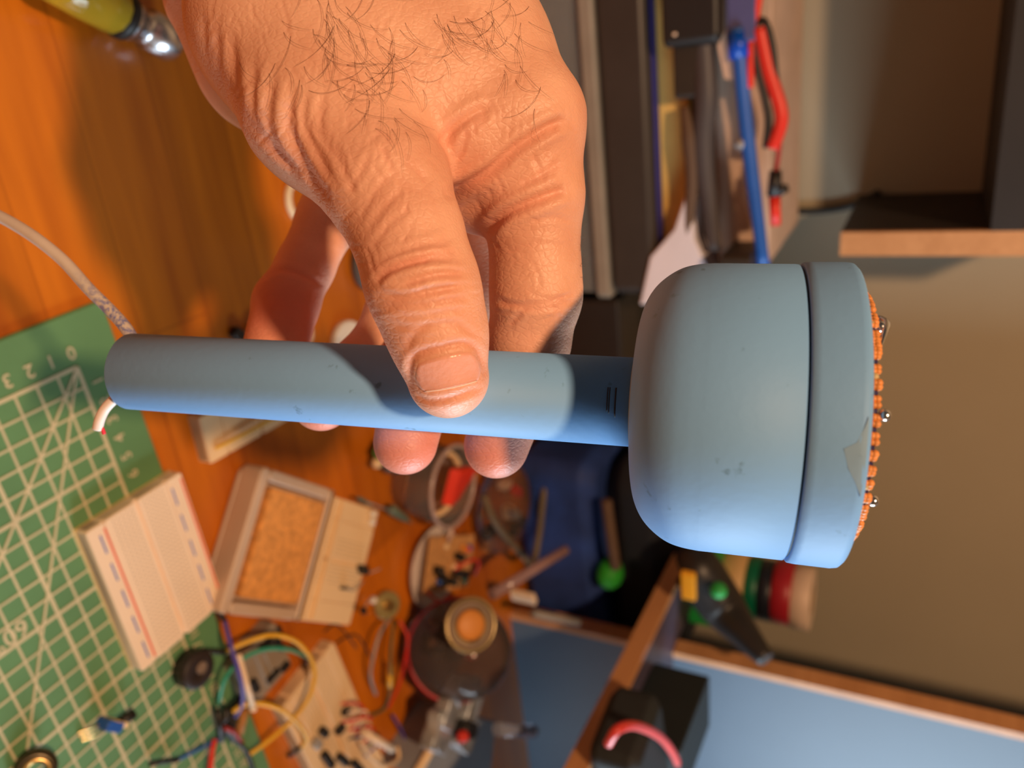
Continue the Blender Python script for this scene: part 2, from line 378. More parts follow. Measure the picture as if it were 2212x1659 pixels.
def make_person():
    me = build_hand(); me.name = 'person'
    o = bpy.data.objects.new('person', me); COL.objects.link(o); o.location = tuple(HAND_O); OFF[o.name] = HAND_O
    me.materials.clear(); me.materials.append(skin_mat())
    me.polygons.foreach_set('use_smooth', [True]*len(me.polygons))
    tag(o, "bare left hand of a person pinching the blue handle between thumb and fingers", 'person')
    # thumbnail
    nu, nv = 22, 18; TL, TR, BR, BL = [np.array(q, float) for q in ((892,783),(1026,753),(1046,822),(903,851))]
    pts = []; eds = []
    for j in range(nv+1):
        for i in range(nu+1):
            a = i/nu*2-1; b = j/nv*2-1
            # squircle mapping rounds the corners
            a2 = a*math.sqrt(1-.30*b*b); b2 = b*math.sqrt(1-.22*a*a); u = (a2+1)/2; v = (b2+1)/2
            pts.append((TL*(1-u)+TR*u)*(1-v)+(BL*(1-u)+BR*u)*v); eds.append(max(abs(a), abs(b)))
    P, _ = march(pts); nn = grad(P)
    lift = np.array([.42 if e < .98 else .05 for e in eds]); Pn = P+nn*lift[:, None]
    fs = [(j*(nu+1)+i, (j+1)*(nu+1)+i, (j+1)*(nu+1)+i+1, j*(nu+1)+i+1) for j in range(nv) for i in range(nu)]
    mb = MB(); mb.add(to_world(Pn), fs, True)
    nm = mat('nail_plate', (.78, .38, .28), rough=.28, var=.06, scale=120, sss=.1, bump=.15, bscale=900)
    mb.build('thumbnail', nm, o)['label'] = 'short pink thumbnail with ridges'
    # free edge of the nail
    ed = [pts[nv*(nu+1)+i] for i in range(1, nu)]; E_, _ = march(ed); g = grad(E_)
    MB().tube(to_world(E_+g*.33), [.00013], n=6, smooth=False).build('nail_edge', mat('nail_tip', (.80, .58, .42), rough=.5), o)['label'] = 'pale worn free edge of the nail'
    # hairs
    r = np.random.default_rng(3); S = []; 
    def region(n, cx, cy, sx, sy, ang, L0, L1, curl):
        for _ in range(n):
            x, y = cx+r.normal()*sx, cy+r.normal()*sy
            S.append((x, y, math.radians(ang+r.normal(0, 24)), r.uniform(L0, L1), r.choice([-1, 1])*r.uniform(.3, 1)*curl))
    region(42, 720, 60, 55, 65, 68, 70, 150, 1.3); region(28, 820, 150, 45, 55, 66, 70, 140, 1.1); region(30, 990, 40, 90, 40, 60, 60, 120, 1.5)
    region(12, 700, 175, 55, 40, 40, 60, 120, 1.9); region(18, 1130, 90, 50, 60, 75, 60, 130, 1.5); region(10, 870, 230, 50, 35, 55, 50, 100, 1.4)
    st = np.array([(a, b) for a, b, *_ in S]); P0, d0 = march(st); 
    mb = MB()
    K = 10; steps = []
    for (x, y, a, L, cu), p, d in zip(S, P0, d0):
        if abs(d) > .5: continue
        q = [(x, y)]
        for k in range(1, K): a += cu/K*1.3; q.append((q[-1][0]+math.cos(a)*L/K, q[-1][1]+math.sin(a)*L/K))
        steps.append(q)
    allp = np.array(steps).reshape(-1, 2); P1, d1 = march(allp); G1 = grad(P1)
    P1 = P1.reshape(-1, K, 3); G1 = G1.reshape(-1, K, 3); d1 = d1.reshape(-1, K)
    for p, g, d in zip(P1, G1, d1):
        if np.abs(d).max() > .6 or np.abs(np.diff(p[:, 2])).max() > 6: continue
        hgt = np.sin(np.linspace(.02, 2.4, K))*.9; pts3 = p+g*hgt[:, None]
        mb.tube(to_world(pts3), [.000036, .000034, .000016], n=3, smooth=False)
    # hairs that stand off the back of the index finger
    for k in range(46):
        y0 = r.uniform(370, 600); e = 1254+4*math.sin(y0/40); p0 = cp(e-6, y0, 186+r.uniform(-2, 3)); a = math.radians(r.uniform(-35, 65)); L = r.uniform(2, 5.5); cu = r.uniform(-1, 1)*2.4
        q = [p0]
        for i in range(6): a += cu/6; q.append(q[-1]+np.array([math.cos(a)*.55, math.sin(a), r.uniform(-.3, .3)])*L/6)
        mb.tube(to_world(np.array(q)), [.00004, .000035, .00002], n=3, smooth=False)
    ho = mb.build('hair', mat('body_hair', (.09, .038, .02), rough=.5), o); ho['kind'] = 'stuff'; ho['label'] = 'sparse dark curly hairs on the hand'
    return o
# ================================================================ the blue handheld device
def make_device():
    D = TUBE_D; L = float(np.linalg.norm(TUBE_B-TUBE_A))
    S0 = 2.6
    org = to_world(TUBE_A+D*(L*.8))
    root = thing('handheld_device', 'sky-blue handheld device with a round tub-shaped head on a long pipe handle', 'device', org)
    W = lambda p: to_world(p)
    dW = R@D; aW = W(TUBE_A)
    k = .001
    # basis around the axis: e1 towards the viewer, e2 towards the fingertips side
    e1 = -np.array([0, 0, 1.])+D*(D[2]); e1 /= np.linalg.norm(e1); e2 = np.cross(D, e1); 
    if e2[1] < 0: e2 = -e2
    def loc(s, a, r): return TUBE_A+D*s+(e1*math.cos(a)+e2*math.sin(a))*r    # a = 0 faces the viewer
    blue = blue_mat()
    # pipe handle, hollow
    prof = [(S0, 7.9), (S0, 9.5), (S0+.4, 9.9), (L+2, 9.9), (L+2, 8.), (S0+.2, 7.9)]
    MB().lathe(aW, dW, [(a*k, b*k) for a, b in prof], 72, caps=False).build('handle', blue, root)
    b = [(.8, 9.2), (.85, 14), (1.3, 18.4), (2.3, 22.2), (4.1, 25.4), (6.7, 27.9), (9.6, 29.6), (12.6, 30.4), (16, 30.75), (32.7, 30.9), (33., 30.5), (33., 28.), (3., 15.), (2., 9.2)]
    bs = [tuple(q) for q in spline([np.array(q) for q in b[:9]], 5)]+b[9:]
    MB().lathe(aW, dW, [((a+L)*k, c*k) for a, c in bs], 128, caps=False).build('tub_body', blue, root)
    g = [(32.8, 30.15), (33.8, 30.15)]
    MB().lathe(aW, dW, [((a+L)*k, c*k) for a, c in g], 128, caps=False).build('seam', mat('seam_dark', (.03, .06, .08), rough=.6), root)
    c = [(33.45, 29.), (33.45, 30.9), (33.75, 31.25), (35.2, 31.4), (41.8, 31.5), (42.9, 31.3), (43.5, 30.7), (43.7, 30.), (43.7, 27.8), (42.2, 27.6), (37.2, 27.4)]
    cap = MB().lathe(aW, dW, [((a+L)*k, e*k) for a, e in c], 128, caps=False).build('tub_lid', blue, root)
    MB().lathe(aW, dW, [((L+.3)*k, 10.5*k), ((L+1.2)*k, 11.*k)], 48).build('glue_fillet', mat('glue', (.30, .42, .5), rough=.3), root)
    # board in the open face: dark disc, copper rim pads, beads
    mb = MB().lathe(aW, dW, [((L+42.8)*k, 25.4*k), ((L+45.3)*k, 25.4*k)], 96)
    bd = mb.build('circuit_board', mat('board_dark', (.035, .03, .10), rough=.4), root); bd['label'] = 'round circuit board edge with copper pads'
    cu = mat('copper_pad', (.75, .28, .07), rough=.45, var=.2, scale=300, bump=.2)
    tp = mat('board_tan', (.55, .42, .2), rough=.5)
    r = np.random.default_rng(2); a = -math.pi; pads = MB(); 
    while a < math.pi:
        w = r.choice([.11, .16, .2]) if abs(abs(a)-1.0) < .35 else r.choice([.03, .045, .06])
        n = max(1, int(w/.028))
        for i in range(n+1):
            t = a+w*i/n; o_ = r.uniform(-.12, .12)
            for dz in (0, .75, 1.4): pads.ball(to_world(loc(L+43.9+dz+o_, t, 25.35)), (.78+r.uniform(-.06, .1))*k, 8)
        a += w+.085
    pads.build('copper_pads', cu, bd)
    for kk in range(4):
        t = (-.75, -.3, .5, .95)[kk]; MB().ball(to_world(loc(L+44.6, t, 25.3)), .9*k, 8).build('tan_pad', tp, bd)
    gl = mat('clear_led', (.95, .95, 1.), rough=.05, trans=.9, ior=1.5, var=.0)
    sol = mat('solder', (.85, .84, .82), rough=.18, metal=1., var=.1)
    for t, rr, s in ((-.78, 24.3, 1.15), (-.03, 25.3, 1.1), (.66, 24.6, 1.1)):
        m = MB().ball(to_world(loc(L+46.5, t, rr)), s*k, 18)
        m.build('solder_bead', sol, bd)['label'] = 'shiny bead on the board rim'
    # the hooked clear lead at the upper bead
    q = [loc(L+45.4, -.88, 24.3), loc(L+46.8, -.88, 24.3), loc(L+47.6, -.80, 24.6), loc(L+47., -.70, 24.7), loc(L+45.6, -.50, 25.)]
    MB().tube(to_world(np.array(q)), [.00055, .0006, .0007, .0006, .00015], n=8).build('bent_lead', sol, bd)['label'] = 'bright bent wire lead'
    # pale glue smear on the lid
    out = [(39.2, .17), (41.2, .13), (42.3, .04), (42.85, -.02), (42.9, .2), (42.8, .45), (41.6, .36), (40.2, .28)]; ce = (41.9, .2)
    ring = [[(ce[0]+(a-ce[0])*f_, ce[1]+(b_-ce[1])*f_) for a, b_ in out] for f_ in (.02, .5, 1.)]; n = len(out)
    MB().add([to_world(loc(L+a, b_, 31.53)) for q in ring for a, b_ in q], [(i*n+j, i*n+(j+1) % n, (i+1)*n+(j+1) % n, (i+1)*n+j) for i in range(2) for j in range(n)], True).build('glue_smear', mat('glue_pale', (.23, .40, .60), rough=.6), root)['label'] = 'pale dried glue smear on the lid rim'
    # black pen ticks near the head
    ink = mat('ink', (.01, .015, .03), rough=.5)
    tk = MB()
    for i, (x, h) in enumerate(((1333, 20), (1340, 26), (1349, 28), (1353, 22))):
        s = ((x-265)/(1365-265.)); s = L*(s*.174/(.206-(.206-.174)*s)) if False else None
        # position along the handle where the axis crosses this column
        t = np.linspace(.9, 1.02, 400); pz = TUBE_A[None]+D[None]*(t*L)[:, None]; col = pz[:, 0]/pz[:, 2]*F+1106; s = float(np.interp(x-(3 if i % 2 else 0), col, t))*L
        pts = [loc(s-1.0, a_, TUBE_R+.03) for a_ in np.linspace(-.30, .22+.04*i, 9)]
        tk.tube(to_world(np.array(pts)), [.00012], n=5, smooth=False)
    tk.build('pen_mark', ink, root)['label'] = 'black pen tick marks on the handle beside the head'
    # grey cable and short white wire out of the open end
    cpth = [cp(330, 790, 205), cp(297, 748, 206), cp(270, 706, 207), cp(236, 668, 207.5), cp(190, 622, 208), cp(140, 566, 209), (cp(85, 520, 210)), cp(30, 484, 212), cp(-30, 452, 214), cp(-120, 400, 220), cp(-300, 330, 235)]
    MB().tube(to_world(np.array(cpth)), [.0016], n=20).build('cable', cable_mat(to_world(cp(262, 690, 207))), root)['label'] = 'grey-white cable with blue ink stains'
    w = [cp(300, 820, 203), cp(272, 845, 203), cp(250, 860, 203), cp(228, 882, 203.5), cp(216, 905, 204), cp(211, 926, 205)]
    MB().tube(to_world(np.array(w)), [.0013], n=16).build('white_wire', mat('white_wire', (.85, .75, .7), rough=.45), root)['label'] = 'short white wire end'
    w = [cp(219, 922, 205), cp(222, 928, 205), cp(225, 937, 205.5)]
    MB().tube(to_world(np.array(w)), [.0005], n=8).build('red_core', mat('red_core', (.8, .05, .08), rough=.4), root)['label'] = 'red core peeking from the white wire'
    return root
def blue_mat():
    m = mat('sky_blue_plastic', BLUE, rough=.55, var=.03, scale=18, bump=.05, bscale=500)
    nt = m.node_tree; N = nt.nodes; L = nt.links; b = N['Principled BSDF']; b.inputs['Specular IOR Level'].default_value = .3
    # small scuffs
    tc = N.new('ShaderNodeTexCoord'); mp = N.new('ShaderNodeMapping'); mp.inputs['Scale'].default_value = (1, .7, 1); L.new(tc.outputs['Object'], mp.inputs['Vector'])
    n = N.new('ShaderNodeTexNoise'); n.inputs['Scale'].default_value = 260; n.inputs['Detail'].default_value = 3; L.new(mp.outputs['Vector'], n.inputs['Vector'])
    r = N.new('ShaderNodeValToRGB'); r.color_ramp.elements[0].position = .69; r.color_ramp.elements[1].position = .78; L.new(n.outputs['Fac'], r.inputs['Fac'])
    mx = N.new('ShaderNodeMix'); mx.data_type = 'RGBA'; src = b.inputs['Base Color'].links[0].from_socket
    ml = N.new('ShaderNodeMath'); ml.operation = 'MULTIPLY'; ml.inputs[1].default_value = .55; L.new(r.outputs['Color'], ml.inputs[0])
    L.new(ml.outputs[0], mx.inputs['Factor']); L.new(src, mx.inputs[6]); mx.inputs[7].default_value = (.05, .12, .17, 1); L.new(mx.outputs[2], b.inputs['Base Color'])
    return m
BLUE = (.20, .43, .79)
def cable_mat(p):
    m = mat('cable_grey', (.62, .56, .5), rough=.55, var=.12, scale=60, bump=.15)
    nt = m.node_tree; N = nt.nodes; L = nt.links; b = N['Principled BSDF']
    g = N.new('ShaderNodeNewGeometry'); vd = N.new('ShaderNodeVectorMath'); vd.operation = 'DISTANCE'; vd.inputs[1].default_value = tuple(p); L.new(g.outputs['Position'], vd.inputs[0])
    mr = N.new('ShaderNodeMapRange'); mr.inputs['From Min'].default_value = .004; mr.inputs['From Max'].default_value = .018; mr.inputs['To Min'].default_value = .75; mr.inputs['To Max'].default_value = 0; L.new(vd.outputs['Value'], mr.inputs['Value'])
    tc = N.new('ShaderNodeTexCoord'); n = N.new('ShaderNodeTexNoise'); n.inputs['Scale'].default_value = 900; n.inputs['Detail'].default_value = 5; L.new(tc.outputs['Object'], n.inputs['Vector'])
    r = N.new('ShaderNodeValToRGB'); r.color_ramp.elements[0].position = .42; r.color_ramp.elements[1].position = .6; L.new(n.outputs['Fac'], r.inputs['Fac'])
    ml = N.new('ShaderNodeMath'); ml.operation = 'MULTIPLY'; L.new(mr.outputs['Result'], ml.inputs[0]); L.new(r.outputs['Color'], ml.inputs[1])
    mx = N.new('ShaderNodeMix'); mx.data_type = 'RGBA'; src = b.inputs['Base Color'].links[0].from_socket
    L.new(ml.outputs[0], mx.inputs['Factor']); L.new(src, mx.inputs[6]); mx.inputs[7].default_value = (.05, .10, .42, 1); L.new(mx.outputs[2], b.inputs['Base Color'])
    return m
# ================================================================ the room: wall, desk, hutch
WALLY = .795
def wood_mat(name, c1, c2, axis=0, rough=.3, coat=.3, sc=1.):
    m = bpy.data.materials.new(name); m.use_nodes = True; nt = m.node_tree; N = nt.nodes; L = nt.links; b = N['Principled BSDF']
    tc = N.new('ShaderNodeTexCoord'); mp = N.new('ShaderNodeMapping'); s = [14*sc]*3; s[axis] = 1.1*sc; mp.inputs['Scale'].default_value = s; L.new(tc.outputs['Object'], mp.inputs['Vector'])
    n = N.new('ShaderNodeTexNoise'); n.inputs['Scale'].default_value = 1.6; n.inputs['Detail'].default_value = 6; n.inputs['Distortion'].default_value = .6; L.new(mp.outputs['Vector'], n.inputs['Vector'])
    n2 = N.new('ShaderNodeTexNoise'); n2.inputs['Scale'].default_value = 9; n2.inputs['Detail'].default_value = 4; L.new(mp.outputs['Vector'], n2.inputs['Vector'])
    ad = N.new('ShaderNodeMath'); ad.operation = 'MULTIPLY_ADD'; ad.inputs[1].default_value = .45; L.new(n2.outputs['Fac'], ad.inputs[0])
    sb = N.new('ShaderNodeMath'); sb.operation = 'MULTIPLY'; sb.inputs[1].default_value = .75; L.new(n.outputs['Fac'], sb.inputs[0]); L.new(sb.outputs[0], ad.inputs[2])
    r = N.new('ShaderNodeValToRGB'); e = r.color_ramp.elements; e[0].position = .42; e[1].position = .76; e[0].color = (*c1, 1); e[1].color = (*c2, 1); L.new(ad.outputs[0], r.inputs['Fac'])
    src = r.outputs['Color']
    if name == 'desk_wood':
        # planks of slightly different tone
        sx = N.new('ShaderNodeTexBrick'); sx.inputs['Color1'].default_value = (1.1, 1.1, 1.1, 1); sx.inputs['Color2'].default_value = (.82, .80, .78, 1); sx.inputs['Mortar'].default_value = (.8, .75, .7, 1)
        sx.inputs['Scale'].default_value = 1; sx.inputs['Mortar Size'].default_value = .0006; sx.inputs['Brick Width'].default_value = .42; sx.inputs['Row Height'].default_value = .042; L.new(tc.outputs['Object'], sx.inputs['Vector'])
        mx = N.new('ShaderNodeMix'); mx.data_type = 'RGBA'; mx.blend_type = 'MULTIPLY'; mx.inputs['Factor'].default_value = 1; L.new(src, mx.inputs[6]); L.new(sx.outputs['Color'], mx.inputs[7]); src = mx.outputs[2]
    L.new(src, b.inputs['Base Color']); b.inputs['Roughness'].default_value = rough; b.inputs['Coat Weight'].default_value = coat; b.inputs['Coat Roughness'].default_value = .12
    return m
def make_room():
    wallm = mat('wall_paint', (.43, .375, .27), rough=.85, var=.03, scale=8, bump=.1, bscale=300)
    struct(MB().box((.1, WALLY+.03, -.75), 3.4, .06, 2.9).build('wall_back', wallm))
    struct(MB().box((1.25, -.6, -.75), .06, 2.9, 2.9).build('wall_right', wallm))
    struct(MB().box((.1, -.6, -.81), 3.4, 2.9, .06).build('floor', mat('floor_carpet', (.18, .15, .12), rough=.9)))
    # desk
    d = thing('desk', 'orange-brown wooden desk under all the electronics clutter', 'desk', (.1, .2, -.75))
    MB().rbox((.15, .245, -.035), 2.1, 1.09, .032, r=.01).build('desktop', wood_mat('desk_wood', (.40, .095, .004), (.66, .19, .008), 0, .32, .2), d)
    lg = mat('desk_leg', (.25, .09, .02), rough=.5)
    for x in (-.8, 1.1):
        for y in (-.2, .7): MB().box((x, y, -.75), .06, .06, .718).build('leg', lg, d)
    lam = mat('black_laminate', (.020, .016, .014), rough=.55, var=.1)
    bl = mat('painted_sheen_laminate', (.085, .135, .205), rough=.42, var=.05, scale=10)  # blue window reflection on dark laminate, put into the base colour
    eg = wood_mat('edge_wood', (.50, .235, .09), (.62, .31, .13), 1, .45, .1, 2.)
    # upper shelf unit on the back wall
    top = CAM[2]+.040; bot = CAM[2]-.0565; X0 = (onz(1815, 502, bot)[0]+onz(1815, 553, bot)[0])/2; yf = onz(1815, 527, bot)[1]
    s = thing('wall_shelf', 'black laminate wall shelf with a pale wood-edged divider hanging below it', 'shelf', (X0, WALLY, bot))
    th = .0175
    MB().box((X0, (yf+.006+WALLY)/2, bot), th, WALLY-yf-.006, top-bot+.08).build('divider', lam, s)
    MB().box((X0, yf+.003, bot), th, .006, top-bot+.08).build('edge_strip', eg, s)
    MB().box((X0-th/2-.45, (yf+WALLY)/2, top), .90, WALLY-yf, .02).build('shelf_board', lam, s)
    # right-hand hutch: upright panel and long shelf with wood edges
    h = thing('hutch', 'dark laminate hutch along the right, window sheen painted blue on its wood-edged panels, with long shelf', 'shelf unit', (.7, .5, 0))
    XP = .494; YP = .55; XS = .434; ZS = CAM[2]-.181-.0078
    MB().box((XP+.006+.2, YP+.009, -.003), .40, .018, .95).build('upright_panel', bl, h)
    for a, b in ((-.003, ZS), (ZS+.0156, .95)): MB().box((XP+.003, YP+.009, a), .006, .018, b-a).build('panel_edge', eg, h)
    mb = MB().prism([(XS+.006, .12), (.91, .12), (.91, YP-.0005), (XS+.006, YP-.0005)], ZS, ZS+.0156); mb.prism([(XS+.006, YP-.0005), (XP-.0005, YP-.0005), (XP-.0005, .63), (XS+.006, .63)], ZS, ZS+.0156)
    mb.build('long_shelf', mat('purple_laminate', (.07, .06, .10), rough=.45), h)
    MB().prism([(XS, .12), (XS+.006, .12), (XS+.006, .63), (XS, .63)], ZS, ZS+.0156).build('shelf_edge', eg, h)
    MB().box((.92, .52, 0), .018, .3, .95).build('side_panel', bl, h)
    # cable on the wall
    c = thing('wall_cable', 'thin black cable sagging along the wall below the divider', 'cable', ony(1760, 455, WALLY-.004))
    MB().tube([ony(x, y, WALLY-.004) for x, y in ((1640, 440), (1690, 452), (1740, 456), (1800, 452), (1850, 440), (1900, 415))], [.0032], n=10).build('cable_run', mat('black_rubber', (.02, .02, .018), rough=.5), c)
def lights():
    w = bpy.data.worlds.new('room_air'); SC.world = w; w.use_nodes = True; bg = w.node_tree.nodes['Background']
    bg.inputs['Color'].default_value = (.66, .52, .44, 1); bg.inputs['Strength'].default_value = .08
    T = to_world(cp(1000, 830, 185)); 
    LD = R@np.array([.53, -.01, -.82]); LD /= np.linalg.norm(LD)
    l = bpy.data.lights.new('ceiling_lamp', 'POINT'); l.energy = 48; l.color = (1, .60, .33); l.shadow_soft_size = .035
    o = bpy.data.objects.new('ceiling_lamp', l); COL.objects.link(o); o.location = tuple(T+LD*1.05)
    # daylight from a window on the right, behind the viewer
    def area(name, loc, tgt, sx, sy, e, c):
        a = bpy.data.lights.new(name, 'AREA'); a.shape = 'RECTANGLE'; a.size = sx; a.size_y = sy; a.energy = e; a.color = c
        q = bpy.data.objects.new(name, a); COL.objects.link(q); q.location = loc
        q.rotation_euler = (Vector(tgt)-Vector(loc)).to_track_quat('-Z', 'Y').to_euler(); return q
    area('window_daylight', (1.16, .10, .42), (.0, .20, .3), .5, .6, 17, (.66, .84, .97))
def camera():
    c = bpy.data.cameras.new('camera'); o = bpy.data.objects.new('camera', c); COL.objects.link(o); SC.camera = o
    c.sensor_width = 36; c.sensor_fit = 'HORIZONTAL'; c.lens = F/2212*36; c.clip_start = .01
    xr, yd, zf = R[:, 0], R[:, 1], R[:, 2]
    M = Matrix([[xr[i], -yd[i], -zf[i], CAM[i]] for i in range(3)]+[[0, 0, 0, 1]]); o.matrix_world = M
    c.dof.use_dof = True; c.dof.focus_distance = .172; c.dof.aperture_fstop = c.lens/2.3
    v = SC.view_settings; v.view_transform = 'Standard'; v.look = 'None'; v.exposure = 0; v.gamma = 1; v.use_curve_mapping = False
# ================================================================ things on the desk
ZD = -.003                                                   # desk surface; z = 0 is the top of the cutting mat
WH = (.93, .73, .53); CREAM = (.88, .64, .37)
def P3(x, y, h=0.): return onz(x, y, h)
def rot2(a): return np.array([[math.cos(a), -math.sin(a), 0], [math.sin(a), math.cos(a), 0], [0, 0, 1]])
class Fr:
    # little local frame: origin o, angle a about z
    def __init__(s, o, a): s.o = np.asarray(o, float); s.M = rot2(a); s.a = a
    def __call__(s, x, y, z=0.): return s.o+s.M@np.array([x, y, z])
def text_mesh(mb, txt, o, right, up, size, z=.00012):
    c = bpy.data.curves.new('t', 'FONT'); c.body = txt; c.size = 1; c.align_x = 'CENTER'; c.align_y = 'CENTER'; c.resolution_u = 3; c.offset = .012
    ob = bpy.data.objects.new('t', c); me = ob.to_mesh()
    right = np.asarray(right, float)*size; up = np.asarray(up, float)*size; n = np.array([0, 0, z])
    vs = [np.asarray(o)+right*v.co.x+up*v.co.y+n for v in me.vertices]
    mb.add(vs, [tuple(p.vertices) for p in me.polygons]); ob.to_mesh_clear(); bpy.data.objects.remove(ob); bpy.data.curves.remove(c)
def make_mat():
    U = np.array([.9986, .0535, 0]); U /= np.linalg.norm(U); V = np.array([.0535, -.9986, 0]); V /= np.linalg.norm(V); O = np.array([.1006, .2039, 0])
    g = lambda u, v, z=0.: O+U*u*.01+V*v*.01+np.array([0, 0, z])
    t = thing('cutting_mat', 'green cutting mat with a cream centimetre grid and numbers along its edges', 'cutting mat', g(14, 10, ZD))
    c = g(14.6, 8.7, ZD)
    MB().rbox(c, .34, .22, -ZD, ax=math.atan2(U[1], U[0]), r=.004, seg=5).build('mat_body', mat('mat_green', (.115, .27, .115), rough=.62, var=.10, scale=25, bump=.25, bscale=1500), t)
    mb = MB(); zt = .00025
    def line(a, b, w, zt=zt):
        a = np.array(a, float); b = np.array(b, float); d = (b-a)/np.linalg.norm(b-a); n = np.array([-d[1], d[0]])*w/2
        q = [a-n, b-n, b+n, a+n]; mb.slab([g(*p, 0.) for p in q], (0, 0, zt))
    VM = 19.; UM = 30
    for i in range(0, 31): line((i, 0), (i, VM), .17 if i % 5 == 0 else .105)
    for i in range(0, 20): line((0, i), (UM, i), .17 if i % 5 == 0 else .105, zt+.00006)
    line((0, 0), (18, 18), .11, zt+.00012); line((0, 0), (30, 17.2), .11, zt+.00018)
    for k in range(0, 16): text_mesh(mb, str(k), g(-.72, k+.02), V, U, .0085, zt)
    for k in range(1, 30): text_mesh(mb, str(k), g(k-.0, -.72), -U, V, .0078, zt)
    text_mesh(mb, '60\u00b0', g(9.45, 7.05), V, U, .011, zt+.0001)
    mb.build('printed_grid', mat('mat_ink', (.62, .56, .36), rough=.6), t)
def breadboard(name, label, o, a, L, Wd, H, rails=True, col=WH, foam=True, base=0.):
    f = Fr((o[0], o[1], base), a); t = thing(name, label, 'breadboard', f(L/2, Wd/2))
    bm = mat('board_plastic' if col is WH else 'board_cream', col, rough=.5, var=.03)
    if foam: MB().box(f(L/2, Wd/2), L, Wd, .0012, ax=a).build('foam_backing', mat('foam_yellow', (.85, .62, .2), rough=.8), t)
    z0 = .0012 if foam else 0
    g = .0012
    cuts = [0, Wd*.17, Wd*.175, Wd*.485, Wd*.515, Wd*.825, Wd*.83, Wd]
    mb = MB()
    for i in range(0, 8, 2):
        y0, y1 = cuts[i], cuts[i+1]; mb.rbox(f(L/2, (y0+y1)/2, z0+.0001), L, y1-y0, H-z0, ax=a, r=.0012, seg=3)
    mb.rbox(f(L/2, Wd/2, z0), L, Wd, H-z0-.0018, ax=a, r=.001, seg=2)
    mb.build('body', bm, t)
    hb = MB(); n = int(L/.00254)-1; 
    for i in range(n):
        for y in [Wd*.5+s*(.0038+k*.00254) for s in (-1, 1) for k in range(5)]:
            if not Wd*.2 < y < Wd*.8: continue
            p = f(.0025+i*.00254, y, H+.00016); q = .00042; hb.add([p+f.M@np.array(v) for v in ((-q, -q, 0), (q, -q, 0), (q, q, 0), (-q, q, 0))], [(0, 1, 2, 3)])
    hb.build('pin_holes', mat('hole_dark', (.40, .30, .2), rough=.8), t)
    if rails:
        for nm, c, ys in (('red_line', (.85, .12, .07), (Wd*.155, Wd*.975)), ('blue_line', (.08, .16, .5), (Wd*.025+.004, Wd*.86))):
            for y in ys:
                m = MB()
                if nm == 'red_line': m.box(f(L/2, y, H+.0001), L*.93, .0009, .0002, ax=a)
                else:
                    for k in range(5): m.box(f(L*(.12+k*.19), y, H+.0001), L*.12, .0008, .0002, ax=a)
                m.build(nm, mat(nm, c, rough=.5), t)
    return t, f
def wire(name, label, pts, r, m, ends=None, cat='wire', group=None):
    pts = [np.asarray(p, float) for p in pts]; t = thing(name, label, cat, pts[0], group)
    MB().tube(pts, [r], n=10).build('insulation', m, t)
    for e in (ends or []):
        p, q = e; MB().cyl(p, q, .0014, 8).build('connector', mat('black_plastic', (.018, .016, .015), rough=.45), t)
    return t
